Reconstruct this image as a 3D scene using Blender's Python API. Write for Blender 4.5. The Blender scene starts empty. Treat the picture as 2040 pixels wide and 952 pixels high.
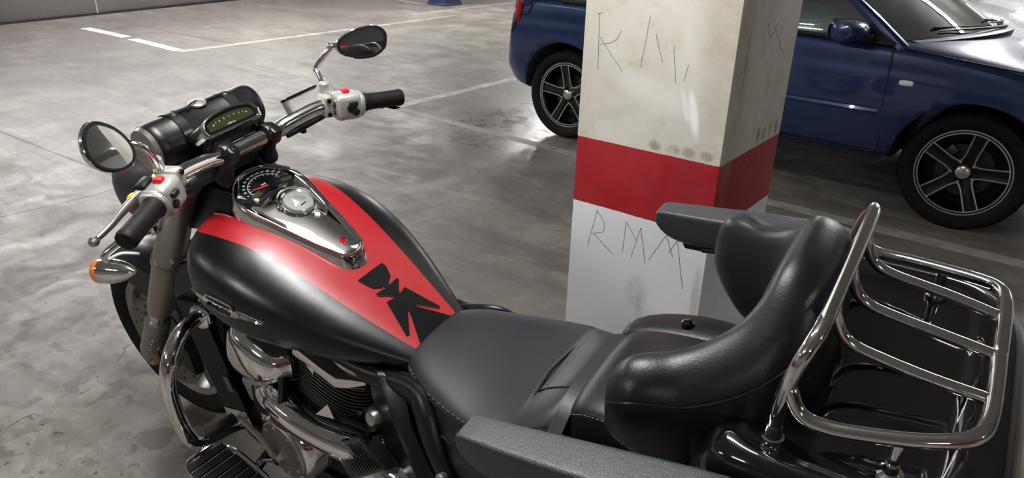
import bpy, bmesh, math, random
import numpy as np
from mathutils import Vector, Matrix, Euler
random.seed(7)
PI = math.pi
scene = bpy.context.scene
COL = scene.collection
# ------------------------------------------------------------------ camera, world, exposure
CAM_F = 1479.7; CAM_YAW = 0.6418; CAM_PITCH = 0.4139; CAM_ROLL = 0.0318; CAM_H = 1.4905
def make_camera():
    cd = bpy.data.cameras.new('camera'); co = bpy.data.objects.new('camera', cd); COL.objects.link(co)
    cd.sensor_fit = 'HORIZONTAL'; cd.sensor_width = 36.0; cd.lens = 36.0*CAM_F/2040.0
    cd.clip_start = 0.02; cd.clip_end = 200
    y, p, r = CAM_YAW, CAM_PITCH, CAM_ROLL
    d = Vector((-math.sin(y)*math.cos(p), math.cos(y)*math.cos(p), -math.sin(p)))
    ri = Vector((math.cos(y), math.sin(y), 0)); up = ri.cross(d)
    r2 = ri*math.cos(r)+up*math.sin(r); u2 = -ri*math.sin(r)+up*math.cos(r)
    co.matrix_world = Matrix(((r2.x, u2.x, -d.x, 0), (r2.y, u2.y, -d.y, 0), (r2.z, u2.z, -d.z, CAM_H), (0, 0, 0, 1)))
    scene.camera = co
make_camera()
scene.view_settings.view_transform = 'Standard'
scene.view_settings.look = 'None'
scene.view_settings.gamma = 1.0
scene.view_settings.use_curve_mapping = False
scene.view_settings.exposure = 0.06
LAMP_POWER = 128.0          # emission of the ceiling lamps
w = bpy.data.worlds.new('world'); scene.world = w; w.use_nodes = True
w.node_tree.nodes['Background'].inputs[0].default_value = (0.75, 0.8, 0.9, 1)
w.node_tree.nodes['Background'].inputs[1].default_value = 0.05

# ------------------------------------------------------------------ materials
def srgb(r, g, b):
    f = lambda c: (c/255/12.92) if c/255 <= .04045 else ((c/255+.055)/1.055)**2.4
    return (f(r), f(g), f(b), 1)
class NT:
    def __init__(s, name):
        s.m = bpy.data.materials.new(name); s.m.use_nodes = True; s.t = s.m.node_tree
        s.bs = s.t.nodes['Principled BSDF']; s.out = s.t.nodes['Material Output']
    def n(s, typ, **kw):
        nd = s.t.nodes.new(typ)
        for k, v in kw.items():
            if k.startswith('i_'):
                nd.inputs[k[2:].replace('_', ' ')].default_value = v
            else: setattr(nd, k, v)
        return nd
    def l(s, a, b): s.t.links.new(a, b)
    def val(s, sock, v):
        if isinstance(v, (int, float)): sock.default_value = v
        else: s.l(v, sock)
    def math(s, op, a, b=0.0, c=None, clamp=False):
        nd = s.t.nodes.new('ShaderNodeMath'); nd.operation = op; nd.use_clamp = clamp
        s.val(nd.inputs[0], a); s.val(nd.inputs[1], b)
        if c is not None: s.val(nd.inputs[2], c)
        return nd.outputs[0]
    def mix(s, f, a, b, typ='RGBA', blend='MIX'):
        nd = s.t.nodes.new('ShaderNodeMix'); nd.data_type = typ; nd.blend_type = blend
        i = 6 if typ == 'RGBA' else 2
        s.val(nd.inputs[0], f)
        for k, v in ((i, a), (i+1, b)):
            if isinstance(v, (tuple, float, int)): nd.inputs[k].default_value = v
            else: s.l(v, nd.inputs[k])
        return nd.outputs[2 if typ == 'RGBA' else 0]
    def coord(s, which='Object'):
        return s.t.nodes.new('ShaderNodeTexCoord').outputs[which]
    def noise(s, vec, scale, detail=4, rough=.55, dist=0.0, out=0):
        nd = s.n('ShaderNodeTexNoise'); s.l(vec, nd.inputs['Vector'])
        nd.inputs['Scale'].default_value = scale; nd.inputs['Detail'].default_value = detail
        nd.inputs['Roughness'].default_value = rough; nd.inputs['Distortion'].default_value = dist
        return nd.outputs[out]
    def ramp(s, f, lo, hi, a=0.0, b=1.0, smooth=True):
        nd = s.n('ShaderNodeMapRange'); nd.interpolation_type = 'SMOOTHSTEP' if smooth else 'LINEAR'
        s.val(nd.inputs[0], f); nd.inputs[1].default_value = lo; nd.inputs[2].default_value = hi
        nd.inputs[3].default_value = a; nd.inputs[4].default_value = b
        return nd.outputs[0]
    def bump(s, h, strength=.3, dist=.002):
        nd = s.n('ShaderNodeBump'); nd.inputs['Strength'].default_value = strength
        nd.inputs['Distance'].default_value = dist; s.l(h, nd.inputs['Height'])
        s.l(nd.outputs[0], s.bs.inputs['Normal']); return nd
    def segdist(s, xy, a, b):
        """distance from the 2-D coordinate xy (socket) to the segment a-b"""
        A = Vector((a[0], a[1], 0)); D = Vector((b[0]-a[0], b[1]-a[1], 0)); L2 = max(D.length_squared, 1e-9)
        sub = s.n('ShaderNodeVectorMath', operation='SUBTRACT'); s.l(xy, sub.inputs[0]); sub.inputs[1].default_value = A
        dot = s.n('ShaderNodeVectorMath', operation='DOT_PRODUCT'); s.l(sub.outputs[0], dot.inputs[0]); dot.inputs[1].default_value = D/L2
        t = s.math('MULTIPLY', dot.outputs['Value'], 1.0, clamp=True)
        sc = s.n('ShaderNodeVectorMath', operation='SCALE'); sc.inputs[0].default_value = D; s.l(t, sc.inputs['Scale'])
        ds = s.n('ShaderNodeVectorMath', operation='DISTANCE'); s.l(sub.outputs[0], ds.inputs[0]); s.l(sc.outputs[0], ds.inputs[1])
        return ds.outputs['Value']
    def polydist(s, xy, pts):
        d = None
        for a, b in zip(pts[:-1], pts[1:]):
            e = s.segdist(xy, a, b); d = e if d is None else s.math('MINIMUM', d, e)
        return d
    def blob(s, xy, c, rx, ry, ang=0.0, soft=.6):
        """1 inside a soft ellipse"""
        mp = s.n('ShaderNodeMapping', vector_type='TEXTURE'); s.l(xy, mp.inputs[0])
        mp.inputs['Location'].default_value = (c[0], c[1], 0); mp.inputs['Rotation'].default_value = (0, 0, ang)
        mp.inputs['Scale'].default_value = (rx, ry, 1)
        ln = s.n('ShaderNodeVectorMath', operation='LENGTH'); s.l(mp.outputs[0], ln.inputs[0])
        return s.ramp(ln.outputs['Value'], 1-soft, 1+soft, 1.0, 0.0)
    def p(s, **kw):
        for k, v in kw.items():
            k = {'color': 'Base Color', 'rough': 'Roughness', 'metal': 'Metallic', 'coat': 'Coat Weight',
                 'coatr': 'Coat Roughness', 'spec': 'Specular IOR Level', 'emit': 'Emission Color', 'es': 'Emission Strength',
                 'trans': 'Transmission Weight', 'ior': 'IOR', 'alpha': 'Alpha'}.get(k, k)
            if isinstance(v, (int, float, tuple)): s.bs.inputs[k].default_value = v
            else: s.l(v, s.bs.inputs[k])
        return s

MAT = {}
def mat(name, color, rough=.5, metal=0.0, var=.06, vscale=25, bumps=0.0, bscale=400, bdist=.0006, rvar=.08, coord='Object', **kw):
    """a procedural material: base colour with a slight mottling, roughness variation and optional fine grain"""
    t = NT(name); v = t.coord(coord)
    n = t.noise(v, vscale, 4)
    hi = tuple(min(1, c*(1+var)) for c in color[:3])+(1,); lo = tuple(c*(1-var) for c in color[:3])+(1,)
    t.p(color=t.mix(t.ramp(n, .3, .7), lo, hi), metal=float(metal))
    t.p(rough=t.ramp(t.noise(v, vscale*.6, 3), .3, .7, max(0, rough-rvar*rough), min(1, rough+rvar*rough)))
    if bumps: t.bump(t.noise(v, bscale, 2), bumps, bdist)
    t.p(**kw); MAT[name] = t.m; return t.m

mat('chrome', (.80, .80, .81, 1), .055, 1, .02, 8, rvar=.3)
mat('dark_chrome', (.30, .30, .31, 1), .12, 1, .05, 8)
mat('brushed_silver', srgb(160, 156, 150), .34, .9, .05, 12, bumps=.15, bscale=900)
mat('cast_aluminium', srgb(150, 148, 144), .42, .85, .08, 30, bumps=.3, bscale=500)
mat('silver_paint', srgb(190, 190, 184), .36, .55, .03, 20)
mat('black_plastic', srgb(26, 26, 28), .42, 0, .1, 30, spec=0.3)
mat('black_rubber', srgb(12, 12, 14), .6, 0, .15, 40, bumps=.25, bscale=300, spec=0.25)
mat('black_gloss', srgb(9, 9, 11), .06, 0, .1, 20, coat=1.0, coatr=.03)
mat('matt_black_paint', srgb(9, 10, 12), .30, 0, .06, 60, spec=.45, bumps=.22, bscale=1100, bdist=.0003)
mat('satin_black', srgb(14, 14, 17), .32, 0, .08, 40, bumps=.06, bscale=600, spec=0.32)
mat('red_paint', srgb(150, 22, 30), .33, 0, .05, 60, bumps=.2, bscale=1100, bdist=.0003)
mat('cowl_grey', srgb(48, 48, 53), .42, .3, .05, 30)
mat('seat_leather', srgb(30, 30, 34), .46, 0, .10, 14, bumps=.35, bscale=330, bdist=.0007, spec=0.36)
mat('grained_leather', srgb(16, 16, 19), .38, 0, .10, 18, bumps=.45, bscale=360, bdist=.0007, spec=0.36)
mat('roll_leather', srgb(13, 13, 16), .36, 0, .2, 20, bumps=.25, bscale=90, bdist=.0015, spec=0.36)
mat('thread', srgb(120, 112, 104), .7, 0, .2, 300)
mat('speckled_plastic', srgb(46, 49, 54), .42, 0, .35, 330, bumps=.6, bscale=480, bdist=.0010, spec=0.5)
mat('button_red', srgb(214, 40, 44), .4)
mat('screw_red', srgb(190, 16, 26), .25, .6)
mat('needle_red', srgb(235, 60, 30), .5)
mat('white_print', srgb(215, 218, 220), .5)
mat('amber_lens', srgb(214, 108, 22), .12, 0, .1, 60, coat=1.0)
mat('yellow_tape', srgb(226, 178, 40), .5)
mat('gauge_face', srgb(14, 15, 18), .15, 0, .1, 20, coat=.6, coatr=.05)
mat('cap_steel', srgb(205, 206, 204), .25, .8, .03, 20)
mat('tyre', srgb(15, 15, 16), .7, 0, .2, 60, bumps=.3, bscale=200, spec=0.2)
mat('wheel_black', srgb(10, 10, 12), .18, .2, .1, 20, coat=.6, spec=0.35)
mat('machined_face', srgb(205, 200, 192), .22, .9, .05, 40)
mat('disc_steel', srgb(120, 118, 115), .35, .9, .1, 60)
mat('dark_disc', srgb(62, 61, 60), .4, .8, .1, 60)
mat('wheel_grey', srgb(150, 148, 145), .38, .8, .08, 40)
mat('tail_red', srgb(150, 10, 18), .1, 0, .1, 60, coat=1.0)
mat('lens_clear', srgb(225, 225, 218), .12, 0, .1, 120, coat=1.0)
mat('dark_interior', srgb(52, 54, 56), .8)
mat('seat_fabric', srgb(44, 46, 52), .85)
mat('brass', srgb(128, 96, 66), .35, .9, .1, 60)
mat('bronze_pipe', srgb(120, 60, 30), .2, .9, .15, 30)
mat('blue_column_paint', srgb(40, 48, 80), .5, 0, .15, 6)

def m_mirror():
    t = NT('mirror_glass'); n = t.noise(t.coord(), 60, 2)
    t.p(color=(.86, .88, .88, 1), metal=1.0, rough=t.ramp(n, .3, .7, .0, .02)); MAT['mirror_glass'] = t.m
m_mirror()
def m_lcd():
    t = NT('lcd_screen'); v = t.coord(); sep = t.n('ShaderNodeSeparateXYZ'); t.l(v, sep.inputs[0])
    n = t.noise(v, 200, 2)
    c = t.mix(t.ramp(n, .3, .7), srgb(38, 42, 20), srgb(46, 50, 25))
    t.p(color=c, rough=.25, coat=.7, coatr=.05); MAT['lcd_screen'] = t.m
m_lcd()
def m_carbon():
    t = NT('carbon_pad'); v = t.coord(); wv = t.n('ShaderNodeTexWave', bands_direction='Y'); t.l(v, wv.inputs[0])
    wv.inputs['Scale'].default_value = 60; wv.inputs['Distortion'].default_value = .6
    t.p(color=t.mix(wv.outputs[1], srgb(5, 5, 6), srgb(17, 18, 20)), rough=.34, coat=.08, spec=.12); MAT['carbon_pad'] = t.m
m_carbon()
def m_ticks(name, base, mark, axis='X', scale=40.):
    t = NT(name); v = t.coord(); wv = t.n('ShaderNodeTexWave', bands_direction=axis); t.l(v, wv.inputs[0])
    wv.inputs['Scale'].default_value = scale
    t.p(color=t.mix(t.ramp(wv.outputs[1], .2, .45), base, mark), rough=.5); t.bump(wv.outputs[1], .5, .002); MAT[name] = t.m
m_ticks('ribbed_rubber', srgb(14, 14, 15), srgb(58, 60, 64), 'Y', 18)
def m_glass(name, tint, rough=0.0, alpha=.35):
    t = NT(name); n = t.noise(t.coord(), 6, 2)
    g = t.n('ShaderNodeBsdfGlossy'); g.inputs['Roughness'].default_value = .02; g.inputs[0].default_value = (.9, .95, .93, 1)
    tr = t.n('ShaderNodeBsdfTransparent'); tr.inputs[0].default_value = tint
    fr = t.n('ShaderNodeFresnel'); fr.inputs[0].default_value = 1.55
    ms = t.n('ShaderNodeMixShader'); t.l(t.math('ADD', t.math('MULTIPLY', fr.outputs[0], 2.2, clamp=True), t.ramp(n, .3, .7, .17, .24)), ms.inputs[0])
    t.l(tr.outputs[0], ms.inputs[1]); t.l(g.outputs[0], ms.inputs[2]); t.l(ms.outputs[0], t.out.inputs[0]); MAT[name] = t.m
m_glass('car_glass', (.66, .73, .71, 1))
def m_carpaint(name, c, c2):
    t = NT(name); v = t.coord(); n = t.noise(v, 500, 1); d = t.noise(v, 3, 4)
    t.p(color=t.mix(t.ramp(n, .35, .65), c, c2), metal=.35, rough=t.ramp(d, .3, .7, .26, .36), coat=1.0, coatr=.05)
    MAT[name] = t.m
m_carpaint('blue_car_paint', srgb(17, 39, 82), srgb(24, 49, 98))
m_carpaint('silver_car_paint', srgb(150, 150, 156), srgb(166, 166, 172))
m_carpaint('red_car_paint', srgb(150, 16, 20), srgb(170, 22, 26))

# ------------------------------------------------------------------ mesh helpers
def V(*a): return np.array(a, float)
def nrm(v): v = np.asarray(v, float); return v/(np.linalg.norm(v)+1e-12)
def spline(pts, n=8, closed=False):
    P = [np.asarray(p, float) for p in pts]; out = []; N = len(P)
    rng = range(N if closed else N-1)
    for i in rng:
        p0 = P[(i-1) % N] if closed or i > 0 else 2*P[0]-P[1]
        p1 = P[i]; p2 = P[(i+1) % N]
        p3 = P[(i+2) % N] if closed or i+2 < N else 2*P[-1]-P[-2]
        for k in range(n):
            t = k/n
            out.append(.5*((2*p1)+(-p0+p2)*t+(2*p0-5*p1+4*p2-p3)*t*t+(-p0+3*p1-3*p2+p3)*t**3))
    if not closed: out.append(P[-1])
    return out
def frame(o, x, y=None, z=None):
    """origin + orthonormal axes; x main, y hint"""
    x = nrm(x); y = nrm(np.asarray(y, float)-np.dot(y, x)*x); z = np.cross(x, y)
    return (np.asarray(o, float), x, y, z)
def fp(F, a, b, c=0.0): return F[0]+F[1]*a+F[2]*b+F[3]*c
class MB:
    def __init__(s): s.v = []; s.f = []; s.m = []; s.s = []
    def add(s, vs, fs, mi=0, smooth=True):
        o = len(s.v); s.v += [tuple(map(float, v)) for v in vs]
        for f in fs: s.f.append(tuple(i+o for i in f)); s.m.append(mi); s.s.append(smooth)
        return s
    def loft(s, rings, mi=0, cap=(True, True), closed=True, smooth=True, mis=None, loop=False):
        n = len(rings[0]); vs = [p for r in rings for p in r]; o = len(s.v)
        s.v += [tuple(map(float, v)) for v in vs]
        R = len(rings)
        for i in range(R if loop else R-1):
            for j in range(n if closed else n-1):
                a = i*n+j; b = i*n+(j+1) % n; i2 = (i+1) % R; c = i2*n+(j+1) % n; d = i2*n+j
                s.f.append((o+a, o+b, o+c, o+d)); s.m.append(mis[j] if mis else mi); s.s.append(smooth)
        if closed and not loop:
            if cap[0]: s.f.append(tuple(o+j for j in range(n))); s.m.append(mi); s.s.append(False)
            if cap[1]: s.f.append(tuple(o+(R-1)*n+j for j in range(n))); s.m.append(mi); s.s.append(False)
        return s
    def tube(s, pts, r, n=14, k=8, mi=0, sp=True, rounded=True, closed=False):
        rs = list(r) if hasattr(r, '__len__') else [r]*len(pts)
        if sp:
            q = spline([np.append(np.asarray(p, float), rr) for p, rr in zip(pts, rs)], k, closed)
        else: q = [np.append(np.asarray(p, float), rr) for p, rr in zip(pts, rs)]
        P = [x[:3] for x in q]; Rr = [x[3] for x in q]; N = len(P)
        T = [nrm(P[(i+1) % N]-P[i-1]) if closed else nrm(P[min(i+1, N-1)]-P[max(i-1, 0)]) for i in range(N)]
        up = V(0, 0, 1) if abs(T[0][2]) < .9 else V(0, 1, 0)
        u = nrm(np.cross(T[0], up)); rings = []
        for i in range(N):
            u = nrm(u-np.dot(u, T[i])*T[i]); w_ = np.cross(T[i], u)
            rings.append([P[i]+Rr[i]*(math.cos(a)*u+math.sin(a)*w_) for a in [2*PI*j/n for j in range(n)]])
        if rounded and not closed:
            def capr(i, sg):
                out = []; base = rings[i]; c = P[i]
                for f in (.35, .7, .92):
                    out.append([c+(b-c)*math.sqrt(1-f*f)+sg*T[i]*Rr[i]*f*.8 for b in base])
                return out
            rings = list(reversed(capr(0, -1)))+rings+capr(N-1, 1)
        return s.loft(rings, mi, loop=closed)
    def lathe(s, prof, o=(0, 0, 0), ax=(0, 0, 1), n=32, mi=0, cap=(True, True), loop=False, smooth=True):
        ax = nrm(ax); h = V(1, 0, 0) if abs(ax[0]) < .9 else V(0, 1, 0)
        u = nrm(np.cross(ax, h)); w_ = np.cross(ax, u); o = np.asarray(o, float)
        rings = [[o+ax*z+max(r, 1e-4)*(math.cos(a)*u+math.sin(a)*w_) for a in [2*PI*j/n for j in range(n)]] for r, z in prof]
        return s.loft(rings, mi, cap=cap, loop=loop, smooth=smooth)
    def prism(s, poly, F, d0, d1, mi=0, bev=0.0, smooth=False, taper=1.0):
        """2-D polygon in frame F (a,b) extruded along its c axis from d0 to d1; bev insets the d1 end"""
        P = [np.asarray(p, float) for p in poly]; c = sum(P)/len(P)
        def ins(b): return [p-nrm(p-c)*b for p in P]
        rings = [[fp(F, p[0], p[1], d0) for p in P]]
        if bev:
            sg = 1 if d1 > d0 else -1
            top = [c+(p-c)*taper for p in P]
            rings.append([fp(F, p[0], p[1], d1-sg*bev) for p in top])
            rings.append([fp(F, *(p-nrm(p-c)*bev*.35), d1-sg*bev*.3) for p in top])
            rings.append([fp(F, *(p-nrm(p-c)*bev), d1) for p in top])
        else: rings.append([fp(F, p[0], p[1], d1) for p in [c+(q-c)*taper for q in P]])
        return s.loft(rings, mi, smooth=smooth)
    def box(s, c, size, rot=None, bev=.004, mi=0, seg=2):
        bm = bmesh.new(); bmesh.ops.create_cube(bm, size=1)
        for v in bm.verts: v.co = Vector((v.co.x*size[0], v.co.y*size[1], v.co.z*size[2]))
        if bev: bmesh.ops.bevel(bm, geom=bm.edges[:], offset=min(bev, min(size)*.45), segments=seg, profile=.5, affect='EDGES')
        M = (Euler(rot).to_matrix() if rot is not None and len(rot) == 3 and not hasattr(rot[0], '__len__') else
             Matrix(rot).transposed() if rot is not None else Matrix.Identity(3))
        bm.verts.index_update()
        s.add([Vector(c)+M @ v.co for v in bm.verts], [[v.index for v in f.verts] for f in bm.faces], mi, smooth=False)
        bm.free(); return s
    def grid(s, fn, us, vs, mi=0, thick=0.0, smooth=True):
        """surface fn(u,v)->point; thick gives it real thickness downward along -normal estimate"""
        G = [[np.asarray(fn(u, v), float) for v in vs] for u in us]; nu, nv = len(us), len(vs)
        top = [p for r in G for p in r]
        fs = [(i*nv+j, i*nv+j+1, (i+1)*nv+j+1, (i+1)*nv+j) for i in range(nu-1) for j in range(nv-1)]
        if not thick: return s.add(top, fs, mi, smooth)
        N = []
        for i in range(nu):
            for j in range(nv):
                du = G[min(i+1, nu-1)][j]-G[max(i-1, 0)][j]; dv = G[i][min(j+1, nv-1)]-G[i][max(j-1, 0)]
                N.append(nrm(np.cross(du, dv)))
        bot = [p-thick*q for p, q in zip(top, N)]; k = nu*nv
        fs2 = [tuple(k+a for a in reversed(f)) for f in fs]; sd = []
        bd = [i*nv for i in range(nu)]; bd2 = [(nu-1)*nv+j for j in range(1, nv)]; bd3 = [i*nv+nv-1 for i in range(nu-2, -1, -1)]; bd4 = [j for j in range(nv-2, 0, -1)]
        loop = bd+bd2+bd3+bd4
        for a, b in zip(loop, loop[1:]+loop[:1]): sd.append((a, b, b+k, a+k))
        return s.add(top+bot, fs+fs2+sd, mi, smooth)
    def text(s, txt, F, size, depth=.0006, mi=0, mirror=False):
        cu = bpy.data.curves.new('t', 'FONT'); cu.body = txt; cu.size = size; cu.extrude = depth; cu.align_x = 'CENTER'; cu.align_y = 'CENTER'
        cu.resolution_u = 3
        ob = bpy.data.objects.new('t', cu); COL.objects.link(ob); dg = bpy.context.evaluated_depsgraph_get()
        me = bpy.data.meshes.new_from_object(ob.evaluated_get(dg))
        s.add([fp(F, v.co.x, v.co.y, v.co.z) for v in me.vertices], [tuple(p.vertices) for p in me.polygons], mi, False)
        bpy.data.objects.remove(ob); bpy.data.curves.remove(cu); bpy.data.meshes.remove(me); return s
    def build(s, name, mats, parent=None, sub=0, label=None, weld=1e-5, sharp=35):
        me = bpy.data.meshes.new(name); me.from_pydata(s.v, [], s.f)
        if not isinstance(mats, (list, tuple)): mats = [mats]
        for m in mats: me.materials.append(MAT[m] if isinstance(m, str) else m)
        me.polygons.foreach_set('material_index', s.m); me.polygons.foreach_set('use_smooth', s.s)
        bm = bmesh.new(); bm.from_mesh(me); bmesh.ops.remove_doubles(bm, verts=bm.verts, dist=weld)
        bmesh.ops.recalc_face_normals(bm, faces=bm.faces)
        for f in bm.faces: f.smooth = True
        for e in bm.edges:
            if len(e.link_faces) == 2 and e.calc_face_angle(0) > math.radians(sharp): e.smooth = False
        bm.to_mesh(me); bm.free()
        ob = bpy.data.objects.new(name, me); COL.objects.link(ob)
        if parent is not None: ob.parent = parent
        if sub:
            md = ob.modifiers.new('subdivision', 'SUBSURF'); md.levels = sub; md.render_levels = sub
        if label: ob['label'] = label
        return ob
def thing(o, label, cat, group=None):
    o['label'] = label; o['category'] = cat
    if group: o['group'] = group
    return o
def empty(name, loc=(0, 0, 0), rot=(0, 0, 0)):
    o = bpy.data.objects.new(name, None); COL.objects.link(o); o.location = loc; o.rotation_euler = rot
    o.empty_display_size = .1; return o
def structure(o): o['kind'] = 'structure'; return o
def bake(ob):
    """apply the modifiers of ob into its mesh"""
    dg = bpy.context.evaluated_depsgraph_get(); dg.update()
    me = bpy.data.meshes.new_from_object(ob.evaluated_get(dg), preserve_all_data_layers=True, depsgraph=dg)
    old = ob.data; ob.modifiers.clear(); ob.data = me; bpy.data.meshes.remove(old)
def cut(ob, cutters):
    for c in cutters:
        md = ob.modifiers.new('cut', 'BOOLEAN'); md.operation = 'DIFFERENCE'; md.object = c; md.solver = 'EXACT'
    bake(ob)
    for c in cutters: bpy.data.objects.remove(c)
# ------------------------------------------------------------------ the garage
CEIL = 2.62
def concrete(t, xy):
    """shared worn grey concrete colour; returns (colour, roughness, height)"""
    big = t.noise(xy, .35, 5, .6, .4); mid = t.noise(xy, 1.6, 6, .62, .8); fine = t.noise(xy, 28, 5, .65)
    st = t.n('ShaderNodeMapping'); t.l(xy, st.inputs[0]); st.inputs['Scale'].default_value = (.7, 3.0, 1); st.inputs['Rotation'].default_value = (0, 0, .5)
    streak = t.noise(st.outputs[0], 1.3, 6, .6, 1.5)
    c = t.mix(t.ramp(big, .3, .7), srgb(104, 99, 94), srgb(133, 128, 121))
    c = t.mix(t.ramp(mid, .42, .62), c, srgb(143, 138, 129))
    c = t.mix(t.ramp(streak, .50, .64, 0, .6), c, srgb(98, 93, 88))
    c = t.mix(t.ramp(streak, .34, .44, .45, 0), c, srgb(168, 163, 152))
    sw = t.n('ShaderNodeTexNoise'); t.l(xy, sw.inputs['Vector']); sw.inputs['Scale'].default_value = 2.4; sw.inputs['Detail'].default_value = 7; sw.inputs['Roughness'].default_value = .68; sw.inputs['Distortion'].default_value = 3.2
    c = t.mix(t.ramp(sw.outputs[0], .40, .52, .34, 0), c, srgb(112, 107, 101)); c = t.mix(t.ramp(sw.outputs[0], .54, .66, 0, .22), c, srgb(160, 156, 148))
    c = t.mix(t.ramp(fine, .3, .75, .22, 0), c, srgb(80, 76, 70))
    return c, mid, fine, streak
def floor_material():
    t = NT('worn_concrete_floor'); v = t.coord('Object'); sp = t.n('ShaderNodeSeparateXYZ'); t.l(v, sp.inputs[0])
    cb = t.n('ShaderNodeCombineXYZ'); t.l(sp.outputs[0], cb.inputs[0]); t.l(sp.outputs[1], cb.inputs[1]); xy = cb.outputs[0]
    c, mid, fine, streak = concrete(t, xy)
    # oil and tyre stains, small dark drips near the motorcycle; broad darker patches further out and by the white wall
    spots = t.noise(xy, 9, 3, .5, .3)
    near = t.blob(xy, (-2.5, .75), 1.3, .6, .3, .7)
    c = t.mix(t.math('MULTIPLY', t.ramp(spots, .53, .60), t.math('MULTIPLY', near, .8)), c, srgb(68, 61, 55))
    drips = t.noise(xy, 44, 2, .5, .2); reg = t.blob(xy, (-2.02, .52), .34, .22, 0, .5)
    c = t.mix(t.math('MULTIPLY', t.ramp(drips, .64, .67), reg), c, srgb(30, 27, 26))
    dirt = t.blob(xy, (-2.1, .65), 1.0, .55, 0, .8)
    c = t.mix(t.math('MULTIPLY', dirt, t.ramp(t.noise(xy, 5, 8, .75, .6), .38, .6, .2, .78)), c, srgb(84, 77, 67))
    for cx, cy, rx, ry, a, k in ((-2.85, .9, .16, .12, 0, .6), (-3.3, .95, .3, .1, .4, .4), (-9.4, 2.8, 2.0, 1.6, 0, .85), (-10.2, 5.0, 1.3, 5.0, 0, .8), (-8.5, 4.6, 1.6, 3.0, 0, .35), (-8.8, 7.4, .7, .45, .3, .5), (-3.2, 3.6, .5, .22, .8, .35),
                             (-7.6, 6.4, .5, .4, 0, .3), (-3.6, 4.6, .5, .15, 0, .3), (-6.2, 3.4, .4, .25, 0, .25), (-10, 5.5, 1.4, .5, 1.4, .3)):
        b = t.blob(xy, (cx, cy), rx, ry, a, .8)
        c = t.mix(t.math('MULTIPLY', b, t.ramp(mid, .2, .6, k*.5, k)), c, srgb(74, 69, 68))
    wx = t.n('ShaderNodeMix', data_type='VECTOR'); 
    nz = t.n('ShaderNodeTexNoise'); t.l(xy, nz.inputs['Vector']); nz.inputs['Scale'].default_value = 6; nz.inputs['Detail'].default_value = 6
    off = t.n('ShaderNodeVectorMath', operation='SUBTRACT'); t.l(nz.outputs['Color'], off.inputs[0]); off.inputs[1].default_value = (.5, .5, .5)
    sc = t.n('ShaderNodeVectorMath', operation='SCALE'); t.l(off.outputs[0], sc.inputs[0]); sc.inputs['Scale'].default_value = .11
    ad = t.n('ShaderNodeVectorMath', operation='ADD'); t.l(xy, ad.inputs[0]); t.l(sc.outputs[0], ad.inputs[1]); warp = ad.outputs[0]
    cracks = [(warp, [(-2.20, .30), (-2.33, .54), (-2.33, .67), (-2.33, .81), (-2.42, .89), (-2.49, 1.0), (-2.5, 1.25)], .0022),
              (warp, [(-2.33, .62), (-2.16, .64), (-2.10, .78)], .0014), (warp, [(-2.49, 1.0), (-2.75, .92), (-3.2, .98), (-3.4, .9)], .0013),
              (warp, [(-2.75, .92), (-3.1, 1.3), (-3.7, 1.45)], .0010), (warp, [(-4.0, 3.4), (-5.2, 4.3), (-6.6, 5.0), (-7.6, 7.0)], .0035), (warp, [(-5.2, 4.3), (-5.0, 5.2), (-5.5, 6.0)], .002),
              (warp, [(-1.95, 2.3), (-1.9, 2.6), (-1.6, 2.8)], .0012),
              (xy, [(-6.6, 1.80), (-5.83, 1.84), (-4.26, 1.90), (-2.9, 1.98)], .0045), (xy, [(-4.17, 1.0), (-4.13, 1.55), (-4.14, 1.88)], .0022),
              (xy, [(-9.2, 4.0), (-9.0, 9.5)], .004), (xy, [(-11.0, 4.9), (-9.1, 5.0), (-7.0, 5.1)], .004)]
    h = None
    for src, pts, wd in cracks:
        d = t.polydist(src, pts); m = t.ramp(d, wd*1.0, wd*2.6, 1, 0)
        c = t.mix(t.math('MULTIPLY', m, .85), c, srgb(44, 40, 38)); h = m if h is None else t.math('MAXIMUM', h, m)
    hh = t.math('SUBTRACT', t.math('ADD', t.math('MULTIPLY', fine, .5), t.math('MULTIPLY', mid, .6)), h)
    r = t.ramp(t.noise(xy, 3.2, 6, .7, 1.0), .3, .7, .34, .60)
    pol = t.math('MULTIPLY', t.blob(xy, (-3.15, 4.6), .75, .95, 0, .45), t.ramp(t.noise(xy, 5, 6, .7, 1.2), .38, .62, .35, 1.0))
    r = t.mix(pol, r, .17, typ='FLOAT')
    t.p(color=c, rough=r, spec=t.math('ADD', t.math('MULTIPLY', pol, .35), .28)); t.bump(hh, .35, .004); return t.m
def line_material(nm='line_paint', k0=.9, k1=.35):
    t = NT('worn_'+nm); g = t.n('ShaderNodeNewGeometry'); xy = g.outputs['Position']
    c, mid, fine, streak = concrete(t, xy)
    wear = t.noise(xy, 9, 8, .75, .5)
    t.p(color=t.mix(t.ramp(wear, .40, .66, k0, k1), srgb(196, 193, 186), c) if False else t.mix(t.ramp(wear, .36, .62, 1-k0, 1-k1), c, srgb(192, 190, 184)), rough=.55); t.bump(fine, .2, .002); MAT[nm] = t.m
line_material(k0=.72, k1=.12); line_material('faint_line_paint', .92, .6)
def plaster(name, col, amt=.05):
    t = NT(name); v = t.coord('Object'); n = t.noise(v, 1.2, 6, .6); f = t.noise(v, 40, 4)
    c = t.mix(t.ramp(n, .3, .7), tuple(x*(1-amt*2) for x in col[:3])+(1,), col)
    t.p(color=t.mix(t.ramp(f, .6, .8, 0, .12), c, srgb(120, 118, 112)), rough=.7); t.bump(f, .2, .003); MAT[name] = t.m
plaster('white_wall', srgb(236, 236, 240), .02); plaster('ceiling_concrete', srgb(172, 171, 168), .06); plaster('grey_wall', srgb(150, 150, 148))
mat('wall_joint', srgb(120, 118, 118), .8)
MAT['floor'] = floor_material()
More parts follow.
